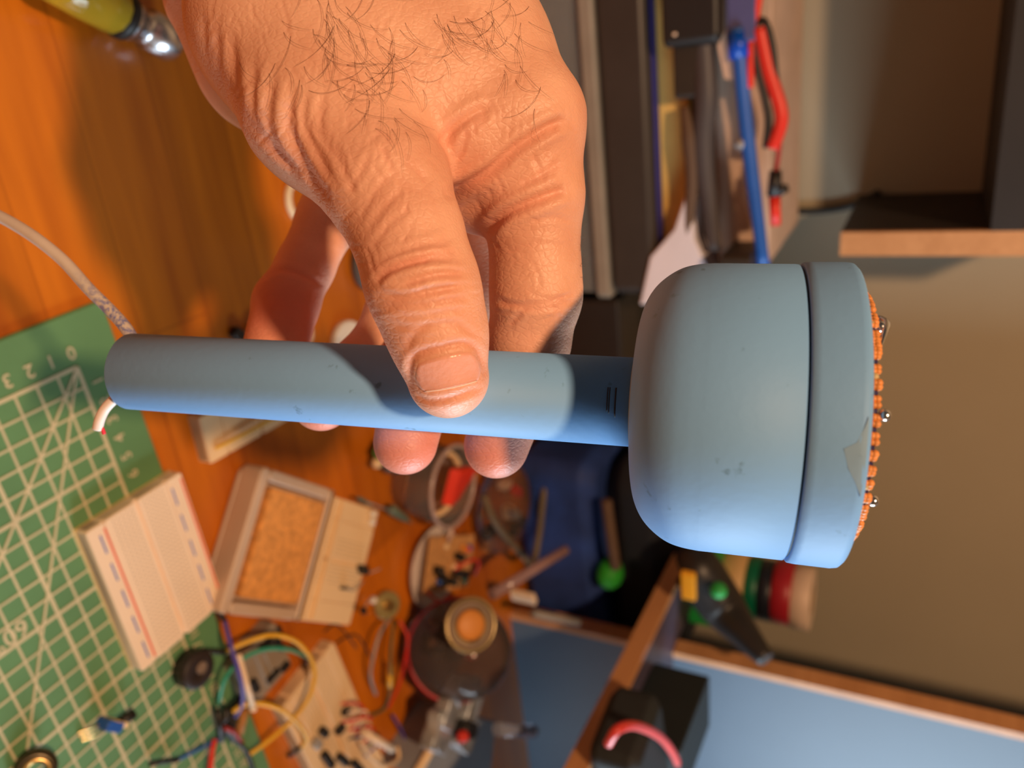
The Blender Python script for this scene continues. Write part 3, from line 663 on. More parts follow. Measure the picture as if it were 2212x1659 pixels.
def make_clutter():
    BK = mat('black_plastic', (.018, .016, .015), rough=.45); CH = mat('chrome', (.70, .70, .74), rough=.27, metal=1.)
    RED = mat('red_plastic', (.72, .035, .02), rough=.4); YEL = mat('yellow_plastic', (.85, .48, .03), rough=.4); BLU = mat('blue_plastic', (.02, .10, .42), rough=.4)
    GRN = mat('green_plastic', (.03, .30, .12), rough=.45); GRY = mat('grey_plastic', (.34, .32, .30), rough=.5); CRM = mat('cream_plastic', CREAM, rough=.5); WHT = mat('white_plastic', WH, rough=.5)
    TEAL = mat('teal_plastic', (.03, .35, .22), rough=.4); BRS = mat('brass', (.75, .50, .2), rough=.28, metal=1.); CLR = mat('clear_plastic', (.9, .9, .88), rough=.12, trans=.92, ior=1.2, var=.02)
    PUR = mat('violet_plastic', (.10, .08, .42), rough=.4); BRN = mat('brown_board', (.45, .2, .06), rough=.6, var=.25, scale=250)
    make_mat()
    # blank breadboard
    breadboard('breadboard', 'blank white breadboard with red and blue rail lines lying on the green cutting mat', (.1702, .1780), math.atan2(.0035, .0811), .082, .055, .0092)
    # small cream breadboard under the handle
    t, f = breadboard('breadboard', 'small cream breadboard with one yellow wire, half hidden under the blue handle', P3(404, 898, ZD), -.02, .027, .078, .009, rails=False, col=CREAM, foam=False, base=ZD)
    MB().tube([f(.0195, .062, .011), f(.0195, .03, .012), f(.0195, .004, .0105)], [.0011]).build('jumper', YEL, t)
    MB().box(f(.013, .045, .009), .008, .005, .003, ax=.3).build('chip', BK, t); MB().box(f(.007, .03, .009), .003, .012, .002).build('chip', GRY, t)
    # sponge tray and the board beside it
    A = P3(575, 1008, .018); A[2] = ZD; ang = math.radians(49.5)
    f = Fr(A, ang)
    t = thing('sponge_tray', 'frosted plastic tray holding a rectangular orange cleaning sponge', 'tray', f(.033, -.040))
    fr = mat('frosted_plastic', (.60, .44, .32), rough=.4, var=.05)
    mb = MB().rbox(f(.034, -.0405, 0), .068, .081, .005, ax=ang, r=.007)
    for (cx, cy, sx, sy) in ((.0035, -.0405, .007, .081), (.035, -.0035, .0555, .0068), (.035, -.0775, .0555, .0068), (.0655, -.0405, .005, .081)): mb.rbox(f(cx, cy, .004), sx, sy, .015, ax=ang, r=.003)
    mb.build('tray_body', fr, t)
    MB().rbox(f(.0375, -.0405, .0055), .050, .062, .0125, ax=ang, r=.003).build('sponge', mat('sponge_orange', (.78, .34, .085), rough=.95, var=.22, scale=260, bump=1., bscale=700), t)
    t, g = breadboard('breadboard', 'cream breadboard beside the orange sponge, loose small parts stuck in it', f(.0685, -.081), ang, .058, .078, .013, rails=False, col=CREAM, foam=False, base=ZD)
    MB().box(g(.016, .039, .0132), .003, .076, .0022, ax=ang).build('ridge', CRM, t); MB().box(g(.007, .039, .0132), .003, .076, .0022, ax=ang).build('ridge', CRM, t)
    def comp(label, p, pts, m1=BK, size=(.005, .0035, .006), a=0., leg=GRY):
        c = thing('transistor', label, 'electronic part', p); MB().rbox(p, *size, ax=a, r=.001, seg=2).build('case', m1, c)
        MB().tube(pts, [.0005], n=6).build('lead', leg, c); return c
    zt = .0103
    q = P3(776, 1229, zt); comp('black transistor with bent leads standing on the cream board, nearest its middle', q, [q+(0, 0, .003), P3(800, 1236, .016), P3(822, 1228, .018)], size=(.006, .004, .007))
    q = P3(742, 1270, zt); comp('flat black part with a looped lead on the cream board by the sponge', q, [q+(0, 0, .002), P3(765, 1275, .014), P3(785, 1255, .014)], size=(.009, .002, .002), a=.9)
    q = P3(780, 1318, zt); comp('tiny black part at the lower corner of the cream board', q, [q+(0, 0, .002), P3(795, 1300, .014), P3(808, 1290, .014)], size=(.005, .003, .004))
    q = P3(785, 1083, zt); comp('grey-green component with long leads at the upper edge of the cream board', q, [q+(0, 0, .003), P3(820, 1095, .016), P3(850, 1105, .016)], m1=mat('grey_green', (.14, .2, .15), rough=.5), size=(.018, .002, .003), a=.75)
    q = P3(862, 1118, ZD); t = thing('grey_clip', 'pointed grey-green clip lying just past the cream board', 'clip', q); MB().tube([q+(0, 0, .006), P3(845, 1100, .008), P3(890, 1130, .002)], [.003, .004, .0006], n=8).build('clip_body', mat('grey_green', (.14, .2, .15)), t)
    for x, y, l in ((806, 1110, 'clear bead on the cream board, upper of the two'), (804, 1127, 'clear bead on the cream board, lower of the two')):
        tag(MB().ball(P3(x, y, .0125), .0026, 12).build('glass_bead', mat('pearl', (.9, .85, .78), rough=.1, coat=.5)), l, 'bead')
    q = P3(806, 1296, ZD+.003); tag(MB().ball(q, .003, 12).build('clear_led', mat('pearl', (.9, .85, .78))), 'clear bulb lying on the desk beside the lower corner of the cream board', 'bulb')
    # things seen between the fingers
    t = thing('round_lid', 'white speckled round lid just above the blue handle between two fingers', 'lid', P3(745, 742, ZD)); MB().lathe(P3(745, 742, ZD), (0, 0, 1), [(0, .0155), (.004, .0155), (.005, .0148)], 36).build('lid_top', mat('speckled_white', (.84, .78, .7), rough=.6, var=.15, scale=300), t)
    tag(MB().torus(P3(652, 722, ZD+.0015), (0, 0, 1), .0085, .0014).build('wire_ring', WHT), 'small cream ring beside the white speckled lid', 'ring')
    t = thing('bottle_cap', 'white cap with a dark grey rim glimpsed between thumb and fingers', 'cap', P3(790, 575, ZD)); c = P3(793, 572, ZD)
    MB().lathe(c, (0, 0, 1), [(0, .018), (.006, .018)], 36).build('rim', mat('dark_rim', (.1, .09, .09), rough=.4), t); MB().lathe(c+(.002, 0, .0), (0, 0, 1), [(0, .014), (.009, .014), (.010, .013)], 36).build('cap_top', WHT, t)
    tag(MB().tube([P3(650, 385, ZD+.002), P3(626, 405, ZD+.002), P3(624, 440, ZD+.002), P3(640, 470, ZD+.002), P3(670, 480, ZD+.002)], [.0022]).build('cord', mat('cream_cord', (.85, .72, .5), rough=.6)), 'thick cream cord curving on the desk beside the little finger', 'cord')
    t = thing('small_connector', 'small white connector with black end beside the blue handle by the little finger', 'connector', P3(520, 722, ZD)); MB().rbox(P3(540, 728, ZD), .010, .012, .006, ax=.6, r=.001).build('housing', WHT, t); MB().rbox(P3(506, 722, ZD), .008, .006, .005, ax=.6, r=.001).build('end', BK, t)
    # buzzer and other parts on the mat
    c = P3(405, 1440, .0); c[2] = 0; t = thing('buzzer', 'round black buzzer lying on the green mat beside the breadboard corner', 'buzzer', c)
    MB().lathe(c, (0, 0, 1), [(0, .0102), (.0085, .0102), (.0095, .0095), (.0095, .0035), (.0085, .003)], 36).build('case', mat('buzzer_black', (.03, .02, .018), rough=.5), t)
    MB().lathe(c+(-.001, .0015, .0088), (0, 0, 1), [(0, .0034), (.0012, .003)], 20).build('sound_hole', mat('dusty_brown', (.22, .15, .1), rough=.7), t)
    c = P3(216, 1562, 0); t = thing('trimmer', 'blue square trimmer with a dark knob and bent legs on the green mat', 'electronic part', c)
    k = MB().rbox(c+(0, .001, .002), .0095, .0048, .008, r=.0008, ax=.7); k.build('body', BLU, t); MB().rbox(c+(0.002, .0045, .002), .0085, .0028, .0075, r=.0006, ax=.7).build('plate', CRM, t)
    MB().cyl(c+(0.003, .006, .006), c+(.004, .013, .006), .0026).build('knob', BK, t)
    for dx in (-.0025, 0, .0025): MB().tube([c+(dx, -.001, .004), c+(dx-.001, -.006, .003), c+(dx-.002, -.011, .0006)], [.0005], n=6).build('leg', BRS, t)
    c = P3(58, 1652, 0); t = thing('bearing', 'small brass bearing ring standing tilted on the green mat', 'bearing', c); d = np.array([-.35, -.45, .8])
    MB().torus(c+(0, 0, .0062), d, .0066, .0022, sq=1.7).build('outer_ring', mat('dark_steel', (.10, .08, .05), rough=.3, metal=.8), t)
    MB().torus(c+(0, -.0002, .0075), d, .0050, .0017, sq=1.6).build('inner_ring', BRS, t)
    # wires around the lower centre
    z = .002
    wire('jumper_wire', 'long yellow jumper wire making a wide arc over the grey module', [P3(486, 1410, .006), P3(530, 1388, .012), P3(590, 1372, .018), P3(645, 1390, .02), P3(678, 1440, .02), P3(672, 1495, .018), P3(640, 1545, .012), P3(590, 1592, .008), P3(538, 1630, .004)], .0013, YEL, [(P3(486, 1410, .006), P3(438, 1406, .004))])
    wire('jumper_wire', 'short yellow jumper wire curling down to a black pin beside the white stick', [P3(503, 1537, .012), P3(540, 1519, .018), P3(600, 1530, .02), P3(645, 1565, .018), P3(662, 1595, .014), P3(652, 1612, .008)], .0014, YEL, [(P3(652, 1612, .008), P3(622, 1635, .002))])
    wire('jumper_wire', 'green jumper wire arching inside the yellow one', [P3(472, 1522, .006), P3(484, 1470, .014), P3(520, 1426, .018), P3(570, 1403, .02), P3(625, 1403, .018), P3(665, 1420, .008)], .0012, TEAL, [(P3(665, 1420, .008), P3(658, 1440, .002))])
    wire('jumper_wire', 'blue-violet jumper wire running from the sponge tray corner to the black plugs', [P3(485, 1340, .010), P3(500, 1400, .022), P3(518, 1460, .024), P3(524, 1515, .018), P3(508, 1548, .01)], .0012, PUR, [(P3(485, 1340, .010), P3(472, 1318, .012))])
    p, q = P3(516, 1420, .022), P3(547, 1530, .022); t = thing('white_stick', 'slim white plastic stick lying across the loose wires', 'stick', p); MB().cyl(p, q, .0017, 12).build('stick_body', WHT, t)
    for e in (p, q): MB().ball(e, .0021, 10).build('stick_end', WHT, t)
    for i, (a, b, l) in enumerate((((470, 1535), (478, 1600), 'black wire plug at the left of the plug bundle'), ((488, 1530), (492, 1590), 'black wire plug in the middle of the plug bundle'), ((505, 1520), (500, 1600), 'black wire plug at the right of the plug bundle'), ((520, 1505), (478, 1560), 'black wire plug slanting across the plug bundle'))):
        tag(MB().cyl(P3(*a, .010-i*.001), P3(*b, .006+i*.001), .0019, 8).build('wire_plug', BK), l, 'plug', None)
    wire('jumper_wire', 'bright red jumper wire leaving the black plugs towards the frame edge', [P3(464, 1598, .006), P3(458, 1625, .008), P3(452, 1680, .008)], .0015, RED)
    wire('jumper_wire', 'thin blue jumper wire lying over the mat grid below the trimmer', [P3(474, 1596, .006), P3(430, 1618, .005), P3(384, 1641, .003)], .0009, BLU, [(P3(384, 1641, .003), P3(325, 1650, .003))])
    wire('jumper_wire', 'black jumper wire leaving the plug bundle near the mat edge', [P3(500, 1595, .006), P3(530, 1620, .006), P3(548, 1665, .004), P3(560, 1700, .004)], .0013, BK)
    wire('jumper_wire', 'short dull-red jumper wire curled beside the black plugs', [P3(484, 1572, .009), P3(505, 1582, .009), P3(522, 1604, .005)], .0014, mat('dull_red', (.35, .03, .03)))
    t = thing('tan_component', 'tan ribbed component lying beside the black plugs', 'electronic part', P3(522, 1560, 0)); MB().tube([P3(530, 1530, .003), P3(516, 1585, .003)], [.0026], smooth=False).build('ribbed_body', BRN, t)
    # grey module
    c = P3(575, 1440, .010); c[2] = ZD; f = Fr(c, .12)
    t = thing('relay_module', 'grey square module with black pins under the yellow wire arc', 'module', c)
    MB().rbox(f(0, 0), .036, .036, .011, ax=.12, r=.0015).build('module_body', mat('grey_brown', (.30, .24, .18), rough=.45), t)
    for x, y, sx, sy in ((-.012, .006, .004, .009), (.004, -.011, .009, .004), (.013, .012, .004, .006), (-.004, .014, .010, .003), (.010, .002, .003, .010)): MB().rbox(f(x, y, .011), sx, sy, .003, ax=.12, r=.0004, seg=2).build('pin_block', BK, t)
    for y in (-.003, .003): MB().box(f(0.001, y, .0111), .026, .0012, .001, ax=.12).build('rib', GRY, t)
    tag(MB().rbox(P3(578, 1362, ZD), .012, .006, .006, ax=1.1, r=.001).build('black_pin_header', BK), 'black pin header lying on the desk above the yellow wire arc', 'connector')
    # large populated breadboard
    t, f = breadboard('breadboard', 'long cream breadboard crowded with chips and red wires', P3(604, 1532, .006), .17, .165, .054, .0105, rails=False, col=(.80, .64, .42), foam=False, base=ZD)
    zz = .0106
    for x, y, a, l in ((.045, .018, .2, .008), (.058, .030, 1.3, .007), (.066, .012, .1, .016), (.080, .022, .25, .014), (.052, .040, .9, .007), (.10, .03, .2, .016)): MB().rbox(f(x, y, zz), l, .005, .004, ax=a+.17, r=.0006, seg=2).build('chip', BK, t)
    MB().rbox(f(.046, .010, zz), .009, .006, .004, ax=.4, r=.002).build('chip', GRY, t)
    for x, y, m_ in ((.075, .006, mat('orange_part', (.8, .3, .03))), (.088, .008, mat('orange_part', (.8, .3, .03))), (.094, .008, TEAL)): MB().ball(f(x, y, zz+.002), .0024, 10).build('capacitor', m_, t)
    for i in range(7):
        x = .045+i*.006; MB().tube([f(x, .040-.003*(i % 3), zz), f(x+.004, .046, zz+.010+.002*(i % 3)), f(x+.016, .048, zz+.008), f(x+.022, .040+.002*(i % 2), zz)], [.0008], n=6).build('lead_wire', (RED, WHT, RED, CRM, RED, BK, PUR)[i], t)
    p, q = P3(795, 1585, .024), P3(848, 1618, .024); tag(MB().cyl(p-(0, 0, .004), q, .0028, 10).build('white_tube', WHT), 'short white tube resting on the crowded cream breadboard', 'tube')
    wire('jumper_wire', 'pale looped wire below the crowded breadboard', [P3(778, 1600, .016), P3(800, 1635, .018), P3(830, 1655, .016), P3(860, 1640, .014), P3(858, 1612, .012)], .0013, CRM)
    # trimmer with coloured wires
    c = P3(858, 1312, .012); c[2] = ZD+.004; t = thing('potentiometer', 'round brass potentiometer with grey, green and red wires soldered on', 'potentiometer', c)
    MB().lathe(c, (-.25, -.35, .9), [(0, .0105), (.004, .0105), (.005, .0095)], 28).build('case', mat('dull_brass', (.42, .34, .14), rough=.35, metal=.5), t)
    MB().lathe(c, (-.25, -.35, .9), [(.005, .004), (.009, .0038)], 16).build('shaft', BRS, t)
    for p, r_, m_ in (([(842, 1335), (822, 1365), (808, 1410), (800, 1460), (812, 1500)], .0012, GRY), ([(850, 1340), (846, 1385), (843, 1430), (843, 1490), (830, 1530), (800, 1545)], .0012, mat('olive_wire', (.10, .12, .05))), ([(862, 1340), (880, 1375), (876, 1420), (862, 1480), (838, 1530)], .0010, RED)):
        MB().tube([P3(x, y, .006+.008*math.sin(i)) for i, (x, y) in enumerate(p)], [r_]).build('lead_wire', m_, t)
    MB().cyl(P3(843, 1438, .010), P3(842, 1484, .010), .0022).build('yellow_sleeve', YEL, t)
    wire('jumper_wire', 'dark violet wire at the edge of the crowded breadboard', [P3(848, 1545, .003), P3(872, 1590, .006), P3(880, 1640, .004)], .001, PUR)
    for i, (a, b, c_) in enumerate((((700, 1365), (730, 1350), (770, 1400)), ((725, 1390), (770, 1372), (800, 1420)))):
        tag(MB().tube([P3(*a, ZD+.001), P3(*b, ZD+.003), P3(*c_, ZD+.001)], [.0006], n=6).build('lead_offcut', mat('dark_wire', (.05, .03, .02))), ('thin dark wire offcut nearest the cream board', 'thin dark wire offcut nearer the potentiometer')[i], 'wire')
    # perfboard in a white dish
    c = P3(950, 1245, ZD); a = 1.05
    t = thing('white_dish', 'shallow white dish under the populated brown circuit board', 'dish', (.358, .425, ZD)); c = np.array([.358, .432, ZD])
    MB().lathe(c, (0, 0, 1), [(0, .022), (.0015, .026), (.009, .034), (.010, .0335), (.003, .026), (.002, .02)], 40).build('dish_body', mat('dish_white', (.72, .64, .6), rough=.35), t)
    f = Fr((.364, .448, ZD+.011), a); t = thing('circuit_board', 'brown perforated circuit board crowded with black transistors and coloured parts', 'circuit board', f(0, 0))
    MB().box(f(0, 0), .070, .044, .0016, ax=a, tilt=None).build('perfboard', mat('perfboard_tan', (.62, .32, .12), rough=.6, var=.2, scale=300), t)
    r = random.Random(4)
    for i in range(16):
        x, y = r.uniform(-.028, .030), r.uniform(-.017, .017); m_ = [BK, BK, BK, BLU, CRM, RED, BK, mat('orange_part', (.8, .3, .03)), GRN][i % 9]
        if m_ is BK: MB().lathe(f(x, y, .0014), (r.uniform(-.3, .3), r.uniform(-.3, .3), 1), [(0, .0035), (.008, .0035), (.0085, .003)], 14).build('transistor', m_, t)
        else: MB().ball(f(x, y, .0042), .0030, 10).build('capacitor', m_, t)
    MB().tube([f(.0, -.005, .006), f(.012, .004, .014), f(.03, .0, .012), f(.04, -.012, .004)], [.0011]).build('lead_wire', RED, t)
    MB().tube([f(-.034, -.02, .004), f(-.02, -.028, .008), f(.0, -.026, .004)], [.0011]).build('lead_wire', RED, t)
    MB().cyl(f(-.012, .018, .004), f(-.015, .034, .007), .0018, 10).build('clear_lead', mat('pale_pink', (.7, .5, .42)), t)
    # clear cup with a coil and red scrap
    c = P3(962, 1048, .03); c[2] = ZD; t = thing('clear_cup', 'clear plastic cup behind the fingertips with a cream band inside', 'cup', c)
    MB().lathe(c, (0, 0, 1), [(0, .022), (.001, .024), (.040, .031), (.041, .030), (.002, .0225)], 40, caps=False).build('cup_wall', CLR, t); MB().torus(c+(0, 0, .040), (0, 0, 1), .0305, .0018).build('cup_rim', mat('clear_rim', (.6, .45, .42), rough=.2, trans=.3), t)
    tag(MB().torus(c+(0, .001, .028), (.05, -.1, 1), .0235, .0022, sq=1.3).build('cream_band', CRM), 'cream band coiled inside the clear cup', 'band')
    tag(MB().slab([c+(-.020, -.008, .045), c+(.006, -.016, .038), c+(.014, .006, .03), c+(-.010, .016, .045)], (.004, .004, .006)).build('red_scrap', mat('red_card', (.80, .04, .012), rough=.5), bevel=.001), 'bright red scrap sticking out of the clear cup between two fingertips', 'scrap')
    # dark odds beside the cup
    c = P3(815, 985, ZD); t = thing('component_bag', 'dark little bag of parts with a green piece beside the middle fingertip', 'bag', c)
    MB().ball(c+(0, .008, .009), .016, 16, sz=.7).build('bag_film', mat('smoky_plastic', (.10, .08, .07), rough=.3, var=.3), t); MB().rbox(c+(-.012, -.012, .012), .010, .012, .006, ax=.5, r=.002).build('green_part', mat('leaf_green', (.10, .26, .06)), t); MB().ball(c+(-.004, -.016, .012), .004, 10).build('cream_part', CRM, t)
    # clear bag bulging, red rim, speaker on it
    c = ond(1008, 1408, .60); c[2] = .040; vd = CAM-c; vd /= np.linalg.norm(vd)
    t = thing('parts_bag', 'smoky clear round bag of parts with a red rim, bulging beside the hutch panel', 'bag', c-(0, 0, .043))
    MB().ball(c, .0375, 36, sz=1.14).build('bag_film', mat('smoky_clear', (.30, .26, .25), rough=.12, trans=.82, ior=1.15, var=.2), t)
    MB().torus(c+vd*.004, vd+np.array([0, 0, .3]), .0375, .0017, 48).build('red_rim', mat('deep_red', (.45, .01, .02), rough=.35), t)
    for i in range(12):
        r = random.Random(i); p = c+np.array([r.uniform(-.018, .018), r.uniform(-.015, .015), r.uniform(-.03, .012)])
        MB().rbox(p, .012, .006, .006, ax=r.uniform(0, 3), r=.001, seg=2).build('loose_part', (BK, BK, GRY, BK, CH, RED)[i % 6], t)
    s = ond(1018, 1350, .553); nrm = vd*.80+np.array([0, 0, .45]); nrm /= np.linalg.norm(nrm)
    t = thing('speaker', 'small round speaker with brass rim and orange cone on top of the smoky bag', 'speaker', s-nrm*.006)
    MB().lathe(s-nrm*.006, nrm, [(0, .012), (.003, .0185), (.0055, .0195), (.0065, .0190), (.0065, .0172), (.005, .0165)], 40).build('frame', mat('dull_gold', (.40, .30, .15), rough=.3, metal=.7), t)
    MB().lathe(s-nrm*.001, nrm, [(0, .0165), (.0005, .0150), (-.0005, .0118)], 40).build('surround', mat('surround_grey', (.25, .17, .12), rough=.5), t)
    MB().lathe(s-nrm*.0012, nrm, [(0, .0115), (.0018, .009), (.0024, .004), (.0026, .0005)], 36).build('cone', mat('cone_orange', (.70, .27, .05), rough=.5), t)
    # cellophane bag with bits, clear rod, olive cable
    c = np.array([.36, .535, ZD]); t = thing('cellophane_bag', 'crumpled clear bag with small parts lying before the navy bag', 'bag', c)
    MB().ball(c+(0, 0, .018), .042, 20, sz=.42).build('film', mat('film_brown', (.8, .66, .55), rough=.12, trans=.95, ior=1.08, var=.1), t)
    for i in range(8):
        r = random.Random(20+i); MB().rbox(c+np.array([r.uniform(-.03, .03), r.uniform(-.03, .02), .004+r.uniform(0, .015)]), .012, .007, .008, ax=r.uniform(0, 3), r=.001, seg=2).build('loose_part', (BK, WHT, BRN, BK, CRM, RED, BK, GRY)[i], t)
    tag(MB().tube([P3(1045, 1070, .03), P3(1070, 1130, .034), P3(1120, 1190, .034), P3(1150, 1215, .03), P3(1165, 1150, .03), P3(1180, 1040, .034), P3(1215, 970, .03)], [.0032]).build('olive_cable', mat('olive_cable', (.16, .12, .07), rough=.5)), 'olive-brown cable looping between cup and navy bag', 'cable')
    a, b = ond(1062, 1285, .60), ond(1222, 1188, .66); tag(MB().cyl(a, b, .0042, 14).build('clear_rod', mat('pink_clear', (.55, .36, .36), rough=.15, trans=.45)), 'pinkish clear rod slanting up beside the navy bag', 'rod')
    tag(MB().rbox(ond(1133, 1290, .675)-(0, 0, .012), .012, .006, .022, ax=.3, r=.002).build('white_peg', WHT), 'small white peg standing in front of the hutch panel edge', 'peg')
    a, b = ond(1150, 1325, .69), ond(1250, 1345, .72); tag(MB().cyl(a, b, .0035, 12).build('grey_rod', GRY), 'grey rod lying along the wood panel edge', 'rod')
    # navy bag with green patch
    NV = mat('navy_fabric', (.016, .045, .20), rough=.7, var=.3, scale=30, bump=.5, bscale=120); BF = mat('black_fabric', (.008, .010, .016), rough=.8, bump=.4)
    c = np.array([.462, .662, ZD]); t = thing('tool_bag', 'navy blue soft tool bag with a black flap and green patch left of the hutch', 'bag', c)
    MB().rbox(c, .25, .165, .085, r=.02, top=.6).build('bag_body', NV, t, bevel=.004); MB().rbox(c+(.0, .005, .082), .24, .14, .072, r=.03, top=.8).build('flap', BF, t, bevel=.004)
    MB().ball(ony(1318, 1238, .582), .0155, 18, sz=.8).build('green_patch', mat('vivid_green', (.02, .32, .02), rough=.6), t)
    MB().tube([ony(1310, 1080, .577), ony(1318, 1140, .574), ony(1325, 1190, .574), ony(1330, 1225, .577)], [.005]).build('strap', mat('brown_strap', (.12, .07, .04), rough=.7), t)
    # stack of tape rolls
    c = np.array([.490, .675, .1512]); tag(MB().rbox(c, .085, .075, .0295, r=.005).build('green_box', mat('bright_green', (.02, .36, .07), rough=.5)), 'flat green box on the tool bag under the tape rolls', 'box')
    z0 = .181
    for i, (hh, rr, m_, l) in enumerate(((.022, .034, mat('tape_tan', (.62, .40, .17), rough=.5), 'wide tan tape roll at the bottom of the tape stack'), (.012, .0305, mat('tape_green', (.0, .13, .06), rough=.4), 'dark green tape roll, second from the bottom of the stack'), (.014, .030, mat('tape_black', (.012, .014, .022), rough=.4), 'black tape roll in the middle of the stack'), (.0175, .0315, mat('tape_red', (.38, .015, .025), rough=.4), 'dark red tape roll, second from the top of the stack'), (.0175, .0305, mat('tape_cream', (.72, .55, .42), rough=.5), 'cream tape roll on top of the tape stack'))):
        cc = np.array([.498+(0, .002, .003, .001, .004)[i], .675, z0]); t = thing('tape_roll', l, 'tape', cc, 'tape rolls stacked on the green box')
        MB().lathe(cc, (0, 0, 1), [(0, rr-.001), (.001, rr), (hh-.001, rr), (hh, rr-.001), (hh, .014), (0, .014), (0, rr-.001)], 40, caps=False).build('tape', m_, t); MB().lathe(cc, (0, 0, 1), [(0, .0138), (hh, .0138), (hh, .0125), (0, .0125), (0, .0138)], 30, caps=False).build('core', mat('card_core', (.4, .28, .16), rough=.8), t); z0 += hh
    # black hand tool with yellow insert
    a, m1, b = ony(1500, 1225, .565), ony(1560, 1310, .562), ony(1655, 1425, .530)
    t = thing('hand_tool', 'long black hand tool with a yellow insert and green tip, leaning behind the blue device', 'tool', a)
    MB().tube([a+(-.0, 0, -.01), a, m1, (m1+b)/2, b], [.010, .022, .020, .013, .007], n=18).build('grip', mat('tool_black', (.02, .017, .016), rough=.4), t)
    MB().rbox(ony(1500, 1262, .541)-(0, .003, .010), .028, .006, .012, ax=0, r=.003).build('yellow_insert', mat('amber', (.85, .40, .02), rough=.4), t)
    MB().ball(ony(1552, 1275, .538), .007, 12).build('green_tip', mat('bright_green', (.02, .36, .07)), t)
    tag(MB().rbox((.262, .70, ZD), .145, .15, .105, r=.006).build('added_shade_box', mat('shade_black', (.022, .016, .012), rough=.5), bevel=.002), 'dark box added to stand for the shade between the storage box and the navy tool bag', 'box')  # dark box added to stand in for the shade in this gap
    # ---- the pile at the back left
    fy = .605
    t = thing('storage_box', 'clear plastic storage box at the back holding green and tan things, black case on top', 'box', (.02, .68, ZD))
    CB = mat('clear_box', (.55, .56, .52), rough=.15, trans=.75, ior=1.12, var=.03)
    z1 = .098
    for (cx, cy, sx, sy) in ((.01, fy+.001, .335, .002), (.01, .774, .335, .002), (.1765, .69, .002, .168), (-.1565, .69, .002, .168)): MB().box((cx, cy, ZD), sx, sy, z1).build('side', CB, t)
    MB().rbox((.01, .69, ZD), .333, .170, .003, r=.004).build('bottom', CB, t)
    MB().rbox((.01, .69, z1-.006), .345, .180, .012, r=.006).build('rim_lid', mat('frosted_rim', (.42, .36, .28), rough=.35, trans=.3), t)
    tag(MB().rbox((.105, .665, 0), .05, .06, .07, r=.008).build('green_pouch', mat('leaf_green', (.10, .26, .06)), bevel=.002), 'green pouch inside the clear storage box', 'pouch'); tag(MB().rbox((.145, .67, 0), .026, .06, .06, r=.006).build('tan_block', CRM), 'tan block inside the clear storage box at its right end', 'block'); tag(MB().rbox((.0, .68, 0), .13, .08, .072, r=.01).build('grey_carton', GRY), 'grey carton inside the clear storage box', 'carton')
    tag(MB().rbox((.005, .69, z1+.006), .350, .175, .040, r=.010, top=.5).build('black_case', mat('case_black', (.045, .036, .030), rough=.4), bevel=.002), 'flat black plastic case lying on the clear storage box', 'case')
    z = z1+.0462
    tag(MB().rbox((-.02, .69, z), .375, .160, .002, r=.003).build('blue_sheet', mat('blue_sheet', (.03, .03, .22), rough=.5)), 'thin blue folder directly on the black case', 'folder'); z += .0021
    tag(MB().rbox((-.02, .695, z), .33, .155, .0235, r=.003).build('yellow_box', mat('ochre_card', (.78, .52, .15), rough=.6)), 'ochre yellow flat carton on the blue folder', 'carton'); z += .0236
    bb_ = MB().rbox((-.03, .70, z), .36, .150, .018, r=.008, top=.7)
    tag(bb_.build('black_pouch', mat('pouch_dark', (.03, .022, .016), rough=.5, var=.3, bump=.5, bscale=60), bevel=.002), 'dark crumpled pouch between the ochre and the beige cartons', 'pouch'); z += .0181
    tag(MB().rbox((-.03, .70, z), .375, .150, .040, r=.003).build('beige_carton', mat('beige_card', (.62, .45, .34), rough=.7, var=.08)), 'beige carton on top of the pile at the back', 'carton'); z += .0401
    c = ony(1465, 30, .595); t = thing('power_adapter', 'black power adapter hanging over the ochre carton', 'adapter', c)
    MB().rbox(ony(1435, -20, .600), .075, .022, .040, r=.006, top=.4).build('adapter_body', BK, t, bevel=.002); MB().ball(ony(1460, 74, .592), .0035, 10).build('bright_tip', WHT, t)
    MB().rbox(ony(1460, 120, .608), .060, .018, .022, r=.004).build('lower_block', mat('case_dark', (.03, .022, .015), rough=.5), t, bevel=.001)
    tag(MB().tube([ony(1515, 0, .607), ony(1525, 200, .605), ony(1520, 330, .605), ony(1545, 540, .606)], [.006, .009, .008, .005]).build('grey_strap', mat('grey_strap', (.07, .06, .06), rough=.5)), 'dark grey strap running along the pile under the beige carton', 'strap')
    tag(MB().tube([ony(1478, 230, .604), ony(1490, 300, .602), ony(1495, 400, .603), ony(1480, 560, .604)], [.003, .006, .005, .003]).build('brown_strap', mat('brown_strap', (.12, .07, .04))), 'brown strap in front of the ochre carton', 'strap')
    # folded white paper draped at the right end of the pile
    pts = [ony(1403, 555, .60), ony(1455, 495, .60), ony(1490, 390, .602), ony(1500, 520, .60), ony(1560, 640, .60), ony(1380, 660, .60)]
    tag(MB().slab(pts, (0, .05, 0)).build('white_paper', mat('paper', (.80, .74, .78), rough=.7, var=.06, scale=20), bevel=.002), 'folded white papers at the right end of the pile behind the blue head', 'paper')
    tag(MB().rbox(ony(1575, 600, .608), .05, .06, .022, r=.004).build('dark_block', mat('case_dark', (.03, .022, .015))), 'dark block at the lower end of the blue pen', 'block')
    a = [ony(1592, 60, .596), ony(1600, 150, .596), ony(1615, 300, .597), ony(1650, 575, .598)]
